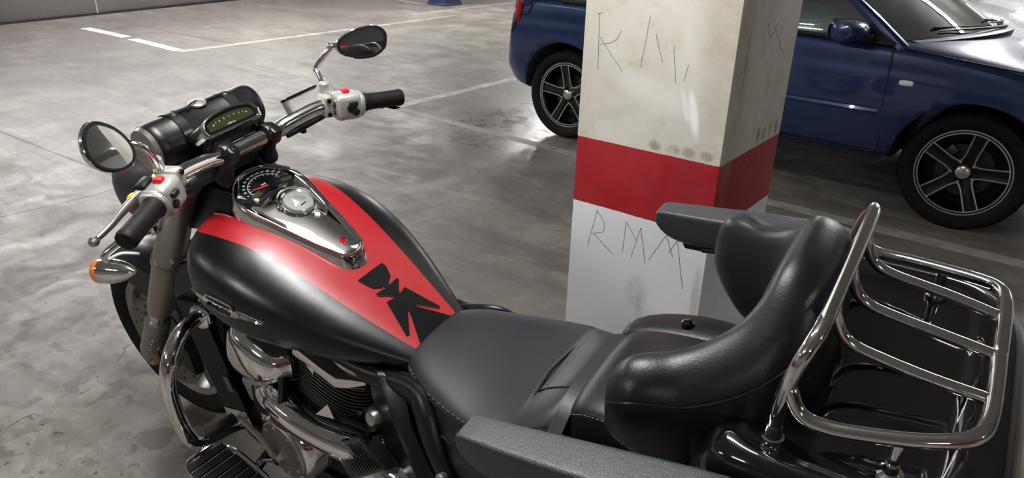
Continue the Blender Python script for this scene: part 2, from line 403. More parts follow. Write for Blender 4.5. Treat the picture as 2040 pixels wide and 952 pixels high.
def slab(name, x0, x1, y0, y1, z0, z1, m, rotz=0.0, piv=None):
    b = MB(); c = V((x0+x1)/2, (y0+y1)/2, (z0+z1)/2); b.box((0, 0, 0), (x1-x0, y1-y0, z1-z0), None, 0)
    o = b.build(name, m); o.location = c; return structure(o)
fl = MB(); fl.box((0, 0, -.1), (30, 34, .2), None, 0); o = fl.build('floor', 'floor'); structure(o)
slab('ceiling', -15, 15, -17, 17, CEIL, CEIL+.2, 'ceiling_concrete')
slab('wall_right', 14.0, 14.2, -17, 17, 0, CEIL, 'grey_wall')
slab('wall_back', -15, 15, 16.0, 16.2, 0, CEIL, 'white_wall')
slab('wall_front', -15, 15, -9.2, -9.0, 0, CEIL, 'grey_wall')
# the white wall at the far left runs a few degrees off the bay lines
wl = MB(); wl.box((0, 0, CEIL/2), (.2, 30, CEIL), None, 0)
wl.box((.103, 1.32, CEIL/2), (.006, .02, CEIL), None, 0, mi=1)
wl.box((.103, 7.6, CEIL/2), (.006, .02, CEIL), None, 0, mi=1)
wl.box((.104, 0, .012), (.008, 30, .024), None, 0, mi=2)
o = wl.build('wall_left', ['white_wall', 'wall_joint', 'black_plastic']); structure(o)
ang = math.atan2(.623, 3.897); o.rotation_euler = (0, 0, ang); o.location = (-11.1, 3.765, 0)
# painted bay lines
LINES = [('worn white bay line running from beside the right handlebar grip to the blue car bumper', [(-4.39, 4.1), (-4.39, 9.6)], .10),
         ('faint white bay line crossing the floor from the grip towards the blue car rear wheel', [(-4.44, 4.20), (-2.4, 4.13)], .09),
         ('white bay line along the floor between the concrete pillar and the blue car', [(-2.3, 4.13), (3.0, 4.10)], .10),
         ('white bay line upper left, running away from the corner towards the blue column', [(-7.83, 4.33), (-7.95, 9.0)], .10),
         ('short broken white bay line piece starting at the corner mark upper left', [(-7.90, 4.37), (-8.95, 4.40)], .12),
         ('short broken white bay line piece closest to the white wall', [(-9.12, 4.42), (-10.1, 4.40)], .12),
         ('white bay line passing along the foot of the blue column', [(-8.45, 8.55), (-8.5, 13.5)], .10),
         ('white bay line behind the blue column near the top edge', [(-11.2, 9.9), (-9.3, 9.72)], .10),
         ('short white floor line between the tank end and the pillar foot', [(-1.86, 1.99), (-1.14, 2.03)], .10)]
for lab, pts, wd in LINES:
    a, b = V(*pts[0], 0), V(*pts[1], 0); d = nrm(b-a); n_ = V(-d[1], d[0], 0)*wd/2; L = np.linalg.norm(b-a)
    mb = MB(); rings = []
    for k in range(9):
        p = a+d*L*k/8; wv = 1+.06*math.sin(k*2.3)
        rings.append([p+n_*wv, p+n_*wv+V(0, 0, .0015), p-n_*wv+V(0, 0, .0015), p-n_*wv])
    mb.loft(rings, smooth=False); thing(mb.build('bay_line', 'faint_line_paint' if 'faint' in lab or 'column' in lab else 'line_paint'), lab, 'floor marking', 'bay lines painted on the garage floor')

# ------------------------------------------------------------------ concrete pillar
PX, PY, PW1, PW2, PZB, PZT = -.684, 1.813, .4447, .4569, .6966, .8966
def pillar_material():
    t = NT('pillar_painted_concrete'); v = t.coord('Object'); sp = t.n('ShaderNodeSeparateXYZ'); t.l(v, sp.inputs[0])
    X, Y, Z = sp.outputs
    n1 = t.noise(v, 3, 6, .65, .4); n2 = t.noise(v, 14, 6, .7); n3 = t.noise(v, 70, 3)
    conc = t.mix(t.ramp(n1, .3, .7), srgb(176, 172, 161), srgb(197, 194, 185))
    conc = t.mix(t.ramp(n2, .5, .72, 0, .5), conc, srgb(160, 150, 132))
    white = t.mix(t.ramp(n1, .3, .7), srgb(205, 208, 212), srgb(216, 218, 221))
    red = t.mix(t.ramp(n1, .3, .7), srgb(138, 20, 30), srgb(152, 26, 36))
    edge = t.math('ADD', Z, t.ramp(n2, .2, .8, -.0015, .0015))
    c = t.mix(t.math('GREATER_THAN', edge, PZB), white, red); c = t.mix(t.math('GREATER_THAN', edge, PZT), c, conc)
    # chips and pin holes in the paint
    c = t.mix(t.math('MULTIPLY', t.ramp(n3, .74, .78), t.math('LESS_THAN', Z, PZB)), c, srgb(90, 84, 78))
    # marks on the front face (coordinates x,z) and on the side face (y,z)
    nf = t.n('ShaderNodeNewGeometry'); sn = t.n('ShaderNodeSeparateXYZ'); t.l(nf.outputs['Normal'], sn.inputs[0])
    cx = t.n('ShaderNodeCombineXYZ'); t.l(X, cx.inputs[0]); t.l(Z, cx.inputs[1]); fx = cx.outputs[0]
    cy = t.n('ShaderNodeCombineXYZ'); t.l(Y, cy.inputs[0]); t.l(Z, cy.inputs[1]); fy = cy.outputs[0]
    front = t.math('LESS_THAN', sn.outputs[1], -.5); side = t.math('GREATER_THAN', sn.outputs[0], .5)
    def stain(src, gate, p, rx, ry, a, col, k, lo=.35):
        nonlocal c
        m = t.math('MULTIPLY', t.blob(src, p, rx, ry, a, .5), t.math('MULTIPLY', gate, t.ramp(n2, lo, lo+.25, k*.3, k)))
        c = t.mix(m, c, col)
    for px_ in (-.876, -.82, -.775, -.723): stain(fx, front, (px_, .916), .018, .013, 0, srgb(120, 110, 95), .7)
    for py_ in (2.072, 2.119, 2.168, 2.219): stain(fy, side, (py_, .925), .012, .022, 0, srgb(90, 80, 68), .8)
    stain(fx, front, (-.775, 1.02), .012, .055, .25, srgb(222, 224, 226), 1.0, .1)
    stain(fx, front, (-.80, 1.035), .008, .04, .3, srgb(215, 216, 218), .8, .1)
    stain(fx, front, (-.90, 1.06), .12, .035, -.3, srgb(206, 204, 198), .6, .2)
    stain(fx, front, (-.885, .455), .035, .05, 0, srgb(120, 118, 114), .8, .45); stain(fx, front, (-.866, .38), .013, .09, .1, srgb(150, 148, 144), .7, .45)
    stain(fx, front, (-.70, .50), .012, .09, 0, srgb(150, 140, 120), .6, .3)
    stain(fx, front, (-.72, 1.3), .05, .3, 0, srgb(160, 152, 138), .5, .3); stain(fy, side, (1.86, 1.15), .05, .3, 0, srgb(150, 140, 122), .6, .3)
    d = t.noise(v, 26, 5, .7)
    t.p(color=c, rough=t.ramp(n2, .3, .7, .45, .7)); t.bump(d, .25, .003); return t.m
def make_pillar():
    b = MB()
    cx, cy = PX-PW1/2, PY+PW2/2
    b.box((cx, cy, CEIL/2), (PW1, PW2, CEIL), None, .006, seg=2)
    # subdivide nothing else: the paint bands are in the surface
    o = b.build('concrete_pillar', pillar_material())
    thing(o, 'square concrete pillar painted white with a red band, bare concrete above', 'pillar')
    F = (V(0, PY, 0), V(1, 0, 0), V(0, 0, 1), V(0, -1, 0)); S = (V(PX, 0, 0), V(0, 1, 0), V(0, 0, 1), V(1, 0, 0))
    def strokes(name, FR, L, r, lab, m):
        mb = MB()
        for pts in L:
            q = spline(pts, 5) if len(pts) > 2 else [np.asarray(pts[0])+(np.asarray(pts[1])-np.asarray(pts[0]))*k/5 for k in range(6)]
            q = [p+V(random.uniform(-1, 1), random.uniform(-1, 1))*.0008 for p in q]
            P = [fp(FR, p[0], p[1], 0) for p in q]
            mb.tube(P, r, n=5, sp=False, rounded=False)
        mb.build(name, m, o, label=lab)
    RMM = [[(-1.04, .681), (-1.063, .559)], [(-1.04, .681), (-1.013, .649), (-1.014, .62), (-1.048, .605)], [(-1.048, .605), (-.974, .557)],
           [(-.943, .57), (-.94, .672)], [(-.94, .672), (-.90, .624)], [(-.912, .567), (-.891, .666)], [(-.891, .666), (-.865, .56)],
           [(-.855, .574), (-.81, .667)], [(-.81, .667), (-.782, .607)], [(-.796, .614), (-.775, .661)], [(-.775, .661), (-.74, .519)]]
    strokes('graffiti', F, RMM, .0008, 'thin dark scrawled letters R M M on the white paint', 'black_plastic')
    K = [[(-1.082, 1.247), (-1.074, 1.095)], [(-1.009, 1.209), (-1.028, 1.179), (-1.074, 1.164)], [(-1.076, 1.185), (-.996, 1.1)], [(-.928, 1.255), (-.942, 1.119)],
         [(-.908, 1.213), (-.879, 1.141)], [(-.853, 1.189), (-.836, 1.093)], [(-.806, 1.146), (-.812, 1.101)], [(-1.089, 1.244), (-1.071, 1.249)],
         [(-.975, 1.124), (-.971, 1.126)], [(-.943, 1.144), (-.939, 1.146)]]
    strokes('graffiti', F, K, .00065, 'thin dark scratches like a K and an I on bare concrete', 'black_plastic')
    W = [[(1.887, 1.218), (1.888, 1.085)], [(2.006, 1.246), (2.04, 1.203)], [(2.084, 1.24), (2.048, 1.202)], [(2.06, 1.233), (2.156, 1.153)], [(1.869, .582), (1.896, .611)], [(1.896, .611), (1.938, .563)]]
    strokes('graffiti', S, W, .0006, 'thin scratches on the shaded side face', 'black_plastic')
make_pillar()
# far blue column
def blue_column():
    b = MB(); b.box((0, 0, CEIL/2), (.40, .40, CEIL), None, .01); b.box((0, 0, .02), (.43, .43, .04), None, .01)
    o = b.build('blue_column', 'blue_column_paint'); o.location = (-9.05, 9.95, 0); o.rotation_euler = (0, 0, .02)
    thing(o, 'square column painted blue standing far off at the top edge', 'column')
blue_column()

# ------------------------------------------------------------------ ceiling lamps
def lamp_material():
    t = NT('lamp_diffuser'); n = t.noise(t.coord(), 3, 2)
    t.p(color=(.9, .9, .9, 1), emit=(1.0, .982, .972, 1), es=t.ramp(n, .3, .7, LAMP_POWER*.97, LAMP_POWER*1.03)); MAT['lamp_diffuser'] = t.m
lamp_material()
mat('lamp_housing', srgb(200, 200, 200), .4)
LAMPS = [(-1.12, .80, 0), (-1.9, -2.6, 0), (-6.0, 1.15, 0), (-6.4, 9.4, 0), (-7.9, 12.2, .2), (-3.0, 9.5, 0), (4.6, 1.2, 0), (0.1, 6.85, .1), (-9.0, 8.8, PI/2), (-9.0, 6.8, PI/2), (3.5, -4.0, 0), (-6, -3.5, 0), (0.2, 13.6, 0), (3.6, 11.5, 0), (-9.0, 4.8, PI/2), (-9.0, 2.8, PI/2), (-4.2, 12.6, .1), (-.5, 8.2, PI/2), (-9.8, 3.6, PI/2), (-9.8, 5.2, PI/2), (-9.9, 7.0, PI/2)]  # both rows along the white wall are added to brighten it
LWHERE = ['above the motorcycle tank', 'behind the camera, above the aisle', 'above the empty bay by the handlebar mirrors', 'above the bay short of the blue column', 'beyond the blue column', 'above the back of the blue car', 'over the aisle right of the camera', 'above the silver car', 'added over the bays to brighten the white wall, nearest the blue column', 'added over the bays to brighten the white wall, middle one', 'over the red car', 'behind the camera, far left', 'added behind the cars to light the back wall and the bonnet reflection', 'added right of the silver car to light the back wall and the bonnet reflection', 'added over the bays to brighten the white wall, third along', 'added over the bays to brighten the white wall, nearest the camera', 'by the back wall behind the rear of the blue car', 'added over the silver car to brighten the blue bonnet, set crosswise', 'added closest to the white wall to brighten it, near end', 'added closest to the white wall to brighten it, middle', 'added closest to the white wall to brighten it, far end']  # two back-wall lamps and the crosswise one are added for the bonnet reflection
def make_lamp():
    root = empty('ceiling_lamp')
    h = MB(); h.prism([(-.62, -.07), (.62, -.07), (.62, .07), (-.62, .07)], (V(0, 0, 0), V(1, 0, 0), V(0, 1, 0), V(0, 0, 1)), .0, -.04, bev=0)
    h.build('housing', 'lamp_housing', root)
    d = MB(); prof = [(.058*math.cos(a), -.04-.045*math.sin(a)) for a in np.linspace(0, PI, 9)]
    d.loft([[V(x, p[0], p[1]) for p in prof] for x in (-.60, .60)]); d.build('diffuser', 'lamp_diffuser', root); return root
proto = None
for i, (x, y, a) in enumerate(LAMPS):
    if proto is None: r = proto = make_lamp()
    else:
        r = proto.copy(); COL.objects.link(r)
        for ch in proto.children: c = ch.copy(); COL.objects.link(c); c.parent = r
    r.location = (x, y, CEIL); r.rotation_euler = (0, 0, a); thing(r, 'long white fluorescent ceiling lamp '+LWHERE[i], 'lamp', 'fluorescent lamps on the garage ceiling')
# ------------------------------------------------------------------ cars (local frame: x forward, y left, origin on the ground amid the wheelbase)
HUBX = 1.2565
def car_wheel(root, x, s, rot0):
    """wheel at hub x, side s (-1 right, +1 left); tyre with rim, disc, hub cap, bolts as sub-parts"""
    yo = s*.80; c = V(x, yo, .31); ax = V(0, s, 0)
    t = MB()
    t.lathe([(.232, -.17), (.262, -.178), (.288, -.172), (.304, -.15), (.311, -.10), (.312, -.03), (.305, .008), (.288, .024), (.262, .026), (.238, .012), (.228, .0), (.222, -.02), (.222, -.15)], c, ax, 64, loop=True)
    for g in (-.11, -.075, -.04): t.lathe([(.3115, g), (.3135, g+.006), (.3135, g+.024), (.3115, g+.03)], c, ax, 64, cap=(False, False))
    ty = t.build('tyre', 'tyre', root)
    r = MB()
    r.lathe([(.224, -.16), (.229, -.16), (.229, .0), (.224, .004), (.205, -.015), (.20, -.03), (.20, -.15)], c, ax, 64, loop=True)
    for k in range(5):
        a = rot0+k*2*PI/5; d = V(math.cos(a), 0, math.sin(a)); n_ = V(-math.sin(a), 0, math.cos(a)); F = (c, d, n_, ax)
        # black spoke, slightly dished towards the hub
        rings = []
        for q in np.linspace(.045, .212, 8):
            wd = .029+.006*max(0, (q-.045)/.167)**1.5+.012*max(0, (.075-q)/.03); z = -.028+.022*((q-.045)/.167)
            rings.append([c+d*q+n_*wd+ax*(z-.03), c+d*q+n_*wd+ax*z, c+d*q+n_*wd*.45+ax*(z-.004), c+d*q-n_*wd*.45+ax*(z-.004), c+d*q-n_*wd+ax*z, c+d*q-n_*wd+ax*(z-.03)])
        r.loft(rings, 0)
        for sg in (-1, 1):   # machined edges
            rr = []
            for q in np.linspace(.042, .214, 8):
                wd = .029+.006*max(0, (q-.045)/.167)**1.5+.012*max(0, (.075-q)/.03); z = -.026+.022*((q-.045)/.167)
                o_, i_ = wd+.001, wd-.0065
                rr.append([c+d*q+sg*n_*o_+ax*(z-.004), c+d*q+sg*n_*o_+ax*z, c+d*q+sg*n_*i_+ax*z, c+d*q+sg*n_*i_+ax*(z-.004)])
            r.loft(rr, 1)
    for R0 in (.2265, .2125):
        r.lathe([(R0-.004, -.004), (R0+.003, -.004), (R0+.003, .004), (R0-.004, .004)], c, ax, 72, mi=1, loop=True)
    r.build('rim', ['wheel_black', 'machined_face'], ty, label='black five-spoke alloy rim with machined silver edges')
    h = MB(); h.lathe([(.001, -.004), (.026, -.005), (.034, -.01), (.038, -.02), (.040, -.05)], c, ax, 32)
    for k in range(5):
        a = rot0+PI/5+k*2*PI/5; h.lathe([(.001, .0), (.006, .0), (.0075, -.004), (.0075, -.02)], c+V(math.cos(a), 0, math.sin(a))*.055+ax*-.018, ax, 10)
    h.build('hub_cap', 'machined_face', ty)
    d = MB(); d.lathe([(.06, -.075), (.14, -.075), (.14, -.095), (.06, -.095)], c, ax, 48, loop=True); d.lathe([(.001, -.05), (.062, -.055), (.065, -.09)], c, ax, 32)
    d.build('brake_disc', 'dark_disc', ty)
    cl = MB(); aa = 2.5 if x > 0 else .6
    cl.box(c+V(math.cos(aa)*.12, 0, math.sin(aa)*.12)+ax*-.085, (.055, .06, .11), (0, -aa, 0), .012); cl.build('brake_caliper', 'dark_disc', ty)
    b = MB(); b.lathe([(.001, -.155), (.225, -.155), (.225, -.165), (.001, -.165)], c, ax, 32); b.build('wheel_back', 'black_plastic', ty)
# stations: x, half width low, half width at mid, belt half width, z bottom, z mid, z belt, z top centre
CS = [(-1.86, .44, .50, .46, .42, .52, .60, .605), (-1.845, .60, .66, .62, .38, .50, .62, .63), (-1.82, .70, .76, .73, .345, .50, .63, .66), (-1.79, .75, .805, .76, .33, .52, .66, .80),
      (-1.765, .77, .825, .765, .32, .58, .85, .90), (-1.72, .79, .84, .785, .30, .60, .945, .965), (-1.55, .82, .855, .81, .28, .60, .955, .975), (-1.1, .84, .865, .825, .30, .62, .955, .97), (-.5, .845, .868, .83, .30, .62, .945, .96),
      (0, .845, .868, .83, .30, .62, .935, .955), (.5, .845, .868, .828, .30, .62, .925, .96), (.85, .845, .866, .825, .30, .62, .915, .975), (1.1, .84, .862, .815, .29, .62, .895, .965), (1.4, .83, .855, .795, .26, .60, .855, .92),
      (1.65, .79, .825, .75, .25, .58, .79, .86), (1.82, .72, .76, .67, .25, .54, .715, .775), (1.93, .60, .66, .56, .27, .50, .63, .67), (1.99, .42, .48, .40, .32, .47, .55, .57)]
def car_stn(x):
    T = np.array(CS); xs = T[:, 0]; x = min(max(x, xs[0]), xs[-1]); return np.array([np.interp(x, xs, T[:, j]) for j in range(8)])
def car_side(x, z):
    """half width of the body at height z"""
    _, yl, ym, yb, zb, zm, zs, zt = car_stn(x)
    return float(np.interp(z, [zb, zb+.07, zm, zm+(zs-zm)*.5, zs-.03, zs], [yl-.05, yl, ym, ym-.004, (ym+yb)/2+.005, yb]))
def make_car(name, paint, label, loc, rotz, spoke=1.1, cat='car'):
    root = empty(name, loc, (0, 0, rotz)); thing(root, label, cat)
    b = MB(); rings = []
    for x, yl, ym, yb, zb, zm, zs, zt in CS:
        half = [(0, zb), (yl*.6, zb), (yl-.04, zb+.005), (yl, zb+.06), (ym, zm-.06), (ym, zm+.02), (ym-.004, zm+(zs-zm)*.5), (ym-.012, zm+(zs-zm)*.56), ((ym+yb)/2+.008, zs-.03), (yb-.004, zs), (yb-.09, zs+(zt-zs)*.35+.004), (yb*.55, zs+(zt-zs)*.8), (0, zt)]
        rings.append([V(x, y, z) for y, z in half]+[V(x, -y, z) for y, z in reversed(half[1:-1])])
    b.loft(rings); body = b.build('body_shell', paint, root, sub=2)
    bake(body); body.parent = root
    cs = []
    for x in (-HUBX, HUBX):
        for s in (-1, 1):
            c = MB(); c.lathe([(.365, 0), (.365, .42)], (x, s*.50, .315), (0, s, 0), 48); cs.append(c.build('c', paint, root))
    for c in cs: c.data.materials.clear()
    cut(body, cs)
    for f in body.data.polygons: f.use_smooth = True
    if len(body.data.materials) < 2: body.data.materials.append(MAT['black_plastic'])
    for f in body.data.polygons:   # the liner inside the arches
        c = f.center
        for x in (-HUBX, HUBX):
            if math.hypot(c.x-x, c.z-.315) < .3655 and abs(f.normal.x*(c.x-x)+f.normal.z*(c.z-.315)) > .25 and f.normal.y**2 < .2: f.material_index = 1
    S = lambda x, z, s, o=0.0: V(x, s*(car_side(x, z)+o), z)
    for x in (-HUBX, HUBX):
        for s in (-1, 1): car_wheel(root, x, s, spoke if x > 0 else spoke+.37)
    lips = MB()
    for s in (-1, 1):
        dm = MB()   # side moulding
        for xa, xb in ((-.30, .80),):
            rings = []
            for x in np.linspace(xa, xb, 14):
                y0 = car_side(x, .58); e = .5 if x in (xa, xb) else 1
                rings.append([V(x, s*(y0-.01), .572-.022), V(x, s*(y0+.014*e), .572-.017), V(x, s*(y0+.022*e), .572-.004), V(x, s*(y0+.016*e), .572+.011), V(x, s*(y0-.01), .572+.021)])
            dm.loft(rings)
        dm.build('side_moulding', paint, root)
        # shut lines as recessed dark seams
        for pts in ([(.805, .905), (.808, .80), (.815, .62), (.83, .45), (.828, .36), (.77, .335)], [(-.30, .93), (-.31, .6), (-.36, .36), (-.30, .335)], [(-.30, .335), (.2, .33), (.77, .335)], [(-1.74, .70), (-1.70, .80), (-1.66, .83), (-1.60, .84), (-1.55, .93)]):
            g = MB(); q = spline([V(p[0], p[1]) for p in pts], 6); g.tube([S(p[0], p[1], s, -.002) for p in q], .0045, n=6, sp=False, rounded=False); g.build('shut_line', 'black_plastic', root)
        g = MB(); g.tube([S(x, z, s, -.003) for x, z in zip(np.linspace(.86, 1.75, 16), np.interp(np.linspace(.86, 1.75, 16), [.86, 1.4, 1.75], [.905, .85, .735]))], .004, n=6, sp=False, rounded=False)
        g.build('shut_line', 'black_plastic', root)
        sk = MB(); sk.loft([[V(x, s*.80, .270), V(x, s*.845, .275), V(x, s*.858, .310), V(x, s*.80, .33)] for x in np.linspace(-.86, .86, 8)]); sk.build('sill_skirt', 'cowl_grey', root)
        rp = MB(); F = frame(S(.905, .737, s, -.004), (1, 0, 0), (0, 0, 1)); F = (F[0], F[1], F[2], V(0, s, 0))
        rp.prism([(.035*math.copysign(abs(math.cos(a))**.5, math.cos(a)), .014*math.copysign(abs(math.sin(a))**.5, math.sin(a))) for a in np.linspace(0, 2*PI, 25)[:-1]], F, 0, .014, bev=.005, smooth=True)
        rp.build('side_indicator', 'lens_clear', root, label='clear side indicator lens')
        # door mirror
        m = MB(); base = V(.585, s*.985, .985)
        for sc, mi, off in ((1, 0, 0),):
            rings = []
            for k, (yy, w_, h_) in enumerate([(-.125, .006, .01), (-.118, .045, .045), (-.08, .066, .062), (-.02, .075, .068), (.05, .072, .06), (.10, .050, .045), (.125, .02, .022), (.13, .004, .004)]):
                rings.append([base+V(1.5*w_*math.cos(a)*(1.0 if math.cos(a) > 0 else .6), -s*yy*1.05, .84*h_*math.copysign(abs(math.sin(a))**.8, math.sin(a))) for a in np.linspace(0, 2*PI, 21)[:-1]])
            m.loft(rings)
        mo = m.build('door_mirror', paint, root)
        mf = MB(); mf.box(V(.65, s*.855, .945), (.11, .09, .035), None, .012); mf.prism([(-.10, 0), (.12, 0), (-.05, .09)], (V(.70, s*.822, .925), V(1, 0, 0), V(0, 0, 1), V(0, s, 0)), 0, .02, bev=.004); mf.build('mirror_foot', 'black_plastic', mo)
        mg = MB(); mg.prism([(.105*math.cos(a), .052*math.sin(a)) for a in np.linspace(0, 2*PI, 25)[:-1]], (V(.525, s*.985, .985), V(0, 1, 0), V(0, 0, 1), V(-1, 0, 0)), 0, .003); mg.build('mirror_glass', 'mirror_glass', mo)
        tl = MB(); rings = []
        for z in np.linspace(.77, .965, 8):
            xx = -1.775+.035*(z-.77)/.19
            rings.append([V(xx-.012, s*.60, z), V(xx-.012, s*.72, z), V(xx+.012, s*.795, z), V(xx+.06, s*.832, z), V(xx+.10, s*.838, z), V(xx+.10, s*.78, z), V(xx+.04, s*.60, z)])
        tl.loft(rings); tl.build('tail_light', 'tail_red', root)
        hl = MB(); hl.prism([(-.13, -.05), (.12, -.06), (.13, .035), (-.05, .06), (-.15, .04)], frame(V(1.82, s*.60, .655), (-.45*1, s*.9*1, .0), (0, 0, 1)), -.045, .045, bev=.015); hl.build('headlight', 'lens_clear', root)
        hd = MB(); hd.tube([S(-.18, .80, s, .004), S(-.15, .80, s, .032), S(-.02, .80, s, .034), S(.01, .80, s, .004)], .011); hd.build('door_handle', paint, root)
    # greenhouse
    def side(x, z, s):   # tumblehome side-glass plane
        k = (z-.93)/.46; return V(x, s*(.80-.19*k), z)
    wb = lambda v: V(.80+.34*(1-v*v), .80*v, .925+.045*(1-v*v)); wt = lambda v: V(.02+.16*(1-v*v), .585*v, 1.385+.03*(1-v*v))
    ws = MB(); ws.grid(lambda u, v: wb(v)*(1-u)+wt(v)*u+V(.03, 0, .03)*math.sin(PI*u), np.linspace(0, 1, 9), np.linspace(-1, 1, 17), thick=.005); ws.build('windscreen', 'car_glass', root)
    rb = lambda v: V(-1.72-.02*(1-v*v), .76*v, .965); rt = lambda v: V(-1.40-.02*(1-v*v), .585*v, 1.36)
    rw = MB(); rw.grid(lambda u, v: rb(v)*(1-u)+rt(v)*u, np.linspace(0, 1, 6), np.linspace(-.93, .93, 11), thick=.005); rw.build('rear_window', 'car_glass', root)
    rf = MB(); rf.grid(lambda u, v: wt(v)*(1-u)+rt(v)*u+V(0, 0, .055*math.sin(PI*u)), np.linspace(0, 1, 12), np.linspace(-1, 1, 15), thick=.02); rf.build('roof', paint, root)
    for s in (-1, 1):
        sd = MB()
        sd.grid(lambda u, v: side(.76-1.10*u+(.66*-v if u < .01 else (-.66*v*(1-u))), .932+.43*v, s), np.linspace(0, 1, 8), np.linspace(0, 1, 6), thick=.004*s); sd.build('side_window', 'car_glass', root, label='front door window')
        sd = MB(); sd.grid(lambda u, v: side(-.40-1.05*u+(.12*v*u), .945+.41*v, s), np.linspace(0, 1, 8), np.linspace(0, 1, 6), thick=.004*s); sd.build('side_window', 'car_glass', root)
        pl = MB()
        pl.tube([wb(s*1.0)+V(.03, s*.0, -.03), wb(s)*.75+wt(s)*.25+V(.02, s*.012, .01), wb(s)*.4+wt(s)*.6+V(.02, s*.014, .02), wt(s)], [.040, .032, .028, .028], n=10); pl.build('windscreen_pillar', paint, root)
        pl = MB(); pl.tube([side(-.36, .93, s), side(-.37, 1.37, s)], [.035, .03], n=8, sp=False); pl.build('door_pillar', 'black_plastic', root)
        pl = MB(); pl.tube([rb(s*.99)+V(.10, 0, -.02), rb(s*.99)*.5+rt(s)*.5+V(.06, 0, .02), rt(s)], [.11, .08, .045], n=10); pl.build('rear_pillar', paint, root)
        tr = MB(); tr.tube([V(.80, s*.838, .918), V(.4, s*.842, .926), V(-.3, s*.844, .936), V(-1.3, s*.83, .952)], .010, n=8); tr.build('window_seal', 'black_plastic', root)
    # cowl, wipers
    cw = MB(); cw.grid(lambda u, v: wb(v)+V(.015+.075*u*(1-.6*v*v), 0, .004-.006*u), np.linspace(0, 1, 4), np.linspace(-.93, .93, 17), thick=.03); cw.build('windscreen_cowl', 'black_plastic', root)
    for y0, y1 in ((-.02, -.70), (.45, -.12)):
        wp = MB(); wp.tube([wb(y0)+V(.05, 0, .012), wb((y0+y1)/2)+V(.02, 0, .022), wb(y1)+V(-.02, 0, .03)], [.010, .007, .004], n=8)
        wp.tube([wb(y0-.22)+V(-.01, 0, .02), wb(y1-.02)+V(-.045, 0, .046)], .006, n=6, sp=False); wp.build('wiper', 'black_plastic', root)
    # hood seams, bumper gap, plate, grille
    gr = MB()
    for k in range(5): gr.box((1.955-.012*k, 0, .55+.022*k), (.02, .44-.02*k, .008), None, .002)
    gr.build('grille', 'chrome', root)
    # cabin: floor, dashboard, seats, wheel
    ins = MB(); ins.loft([[V(x, y, z) for y, z in ((-.74, .955-.01), (.74, .955-.01), (.74, .985), (-.74, .985))] for x in (.50, .74)]); ins.build('dashboard', 'dark_interior', root)
    for s in (-1, 1):
        for x0 in (-.15, -.95):
            st = MB(); st.box((x0-.12, s*.36, .98), (.14, .46, .46), (0, -.25, 0), .06, seg=3); st.box((x0-.20, s*.36, 1.27), (.09, .26, .17), (0, -.2, 0), .04, seg=3); st.build('seat', 'seat_fabric', root)
    sw = MB(); sw.tube([V(.40+.05*math.sin(a), .36+.18*math.cos(a), 1.0+.16*math.sin(a)) for a in np.linspace(0, 2*PI, 17)[:-1]], .014, n=8, closed=True, rounded=False); sw.box((.43, .36, .99), (.05, .12, .08), (0, .3, 0), .02); sw.build('steering_wheel', 'black_plastic', root)
    return root
make_car('blue_car', 'blue_car_paint', 'dark blue hatchback parked behind the concrete pillar, black alloy wheels with silver edges', (-1.5989, 5.2090, 0), -.0155, spoke=1.36)
make_car('silver_car', 'silver_car_paint', 'silver grey car just visible beyond the blue car bonnet, top right corner', (-2.05, 7.75, 0), .0, spoke=.6)
make_car('red_car', 'red_car_paint', 'red car parked behind the camera, seen only reflected in the right mirror', (4.2, -1.6, 0), 1.45, spoke=.3)
# ------------------------------------------------------------------ motorcycle (local frame: x forward, y left, z up; origin under the rear axle)
BIKE = empty('motorcycle', (-.3264, 1.1433, 0), (-.1638, 0, PI+.0849))
thing(BIKE, 'black and red cruiser motorcycle with chrome luggage rack leaning in front of the pillar', 'motorcycle')
# ---- fuel tank
TS = np.array([  # X, W, ztop, zmid, zbot, yb
(1.172, .060, .845, .790, .745, .050), (1.165, .105, .862, .790, .725, .088), (1.150, .150, .884, .788, .690, .118), (1.110, .198, .903, .784, .655, .147), (1.050, .220, .906, .780, .642, .150),
(.950, .226, .885, .768, .640, .135), (.850, .208, .842, .748, .645, .118), (.750, .172, .786, .720, .650, .100),
(.650, .122, .730, .692, .652, .078), (.580, .085, .692, .672, .650, .062)])[::-1]
NE = 2.9
def tpar(X):
    xs = TS[:, 0]; X = min(max(X, xs[0]), xs[-1]); i = max(min(int(np.searchsorted(xs, X, side='right'))-1, len(xs)-2), 0)
    def tang(j):
        if j == 0: return (TS[1]-TS[0])/(xs[1]-xs[0])
        if j == len(xs)-1: return (TS[-1]-TS[-2])/(xs[-1]-xs[-2])
        return (TS[j+1]-TS[j-1])/(xs[j+1]-xs[j-1])
    h = xs[i+1]-xs[i]; t = (X-xs[i])/h
    return (2*t**3-3*t*t+1)*TS[i]+(t**3-2*t*t+t)*h*tang(i)+(-2*t**3+3*t*t)*TS[i+1]+(t**3-t*t)*h*tang(i+1)
def tank_z(X, Y):
    _, W, zt, zm, zb, yb = tpar(X); q = min(abs(Y)/W, 1); return zm+(zt-zm)*(1-q**NE)**(1/NE)
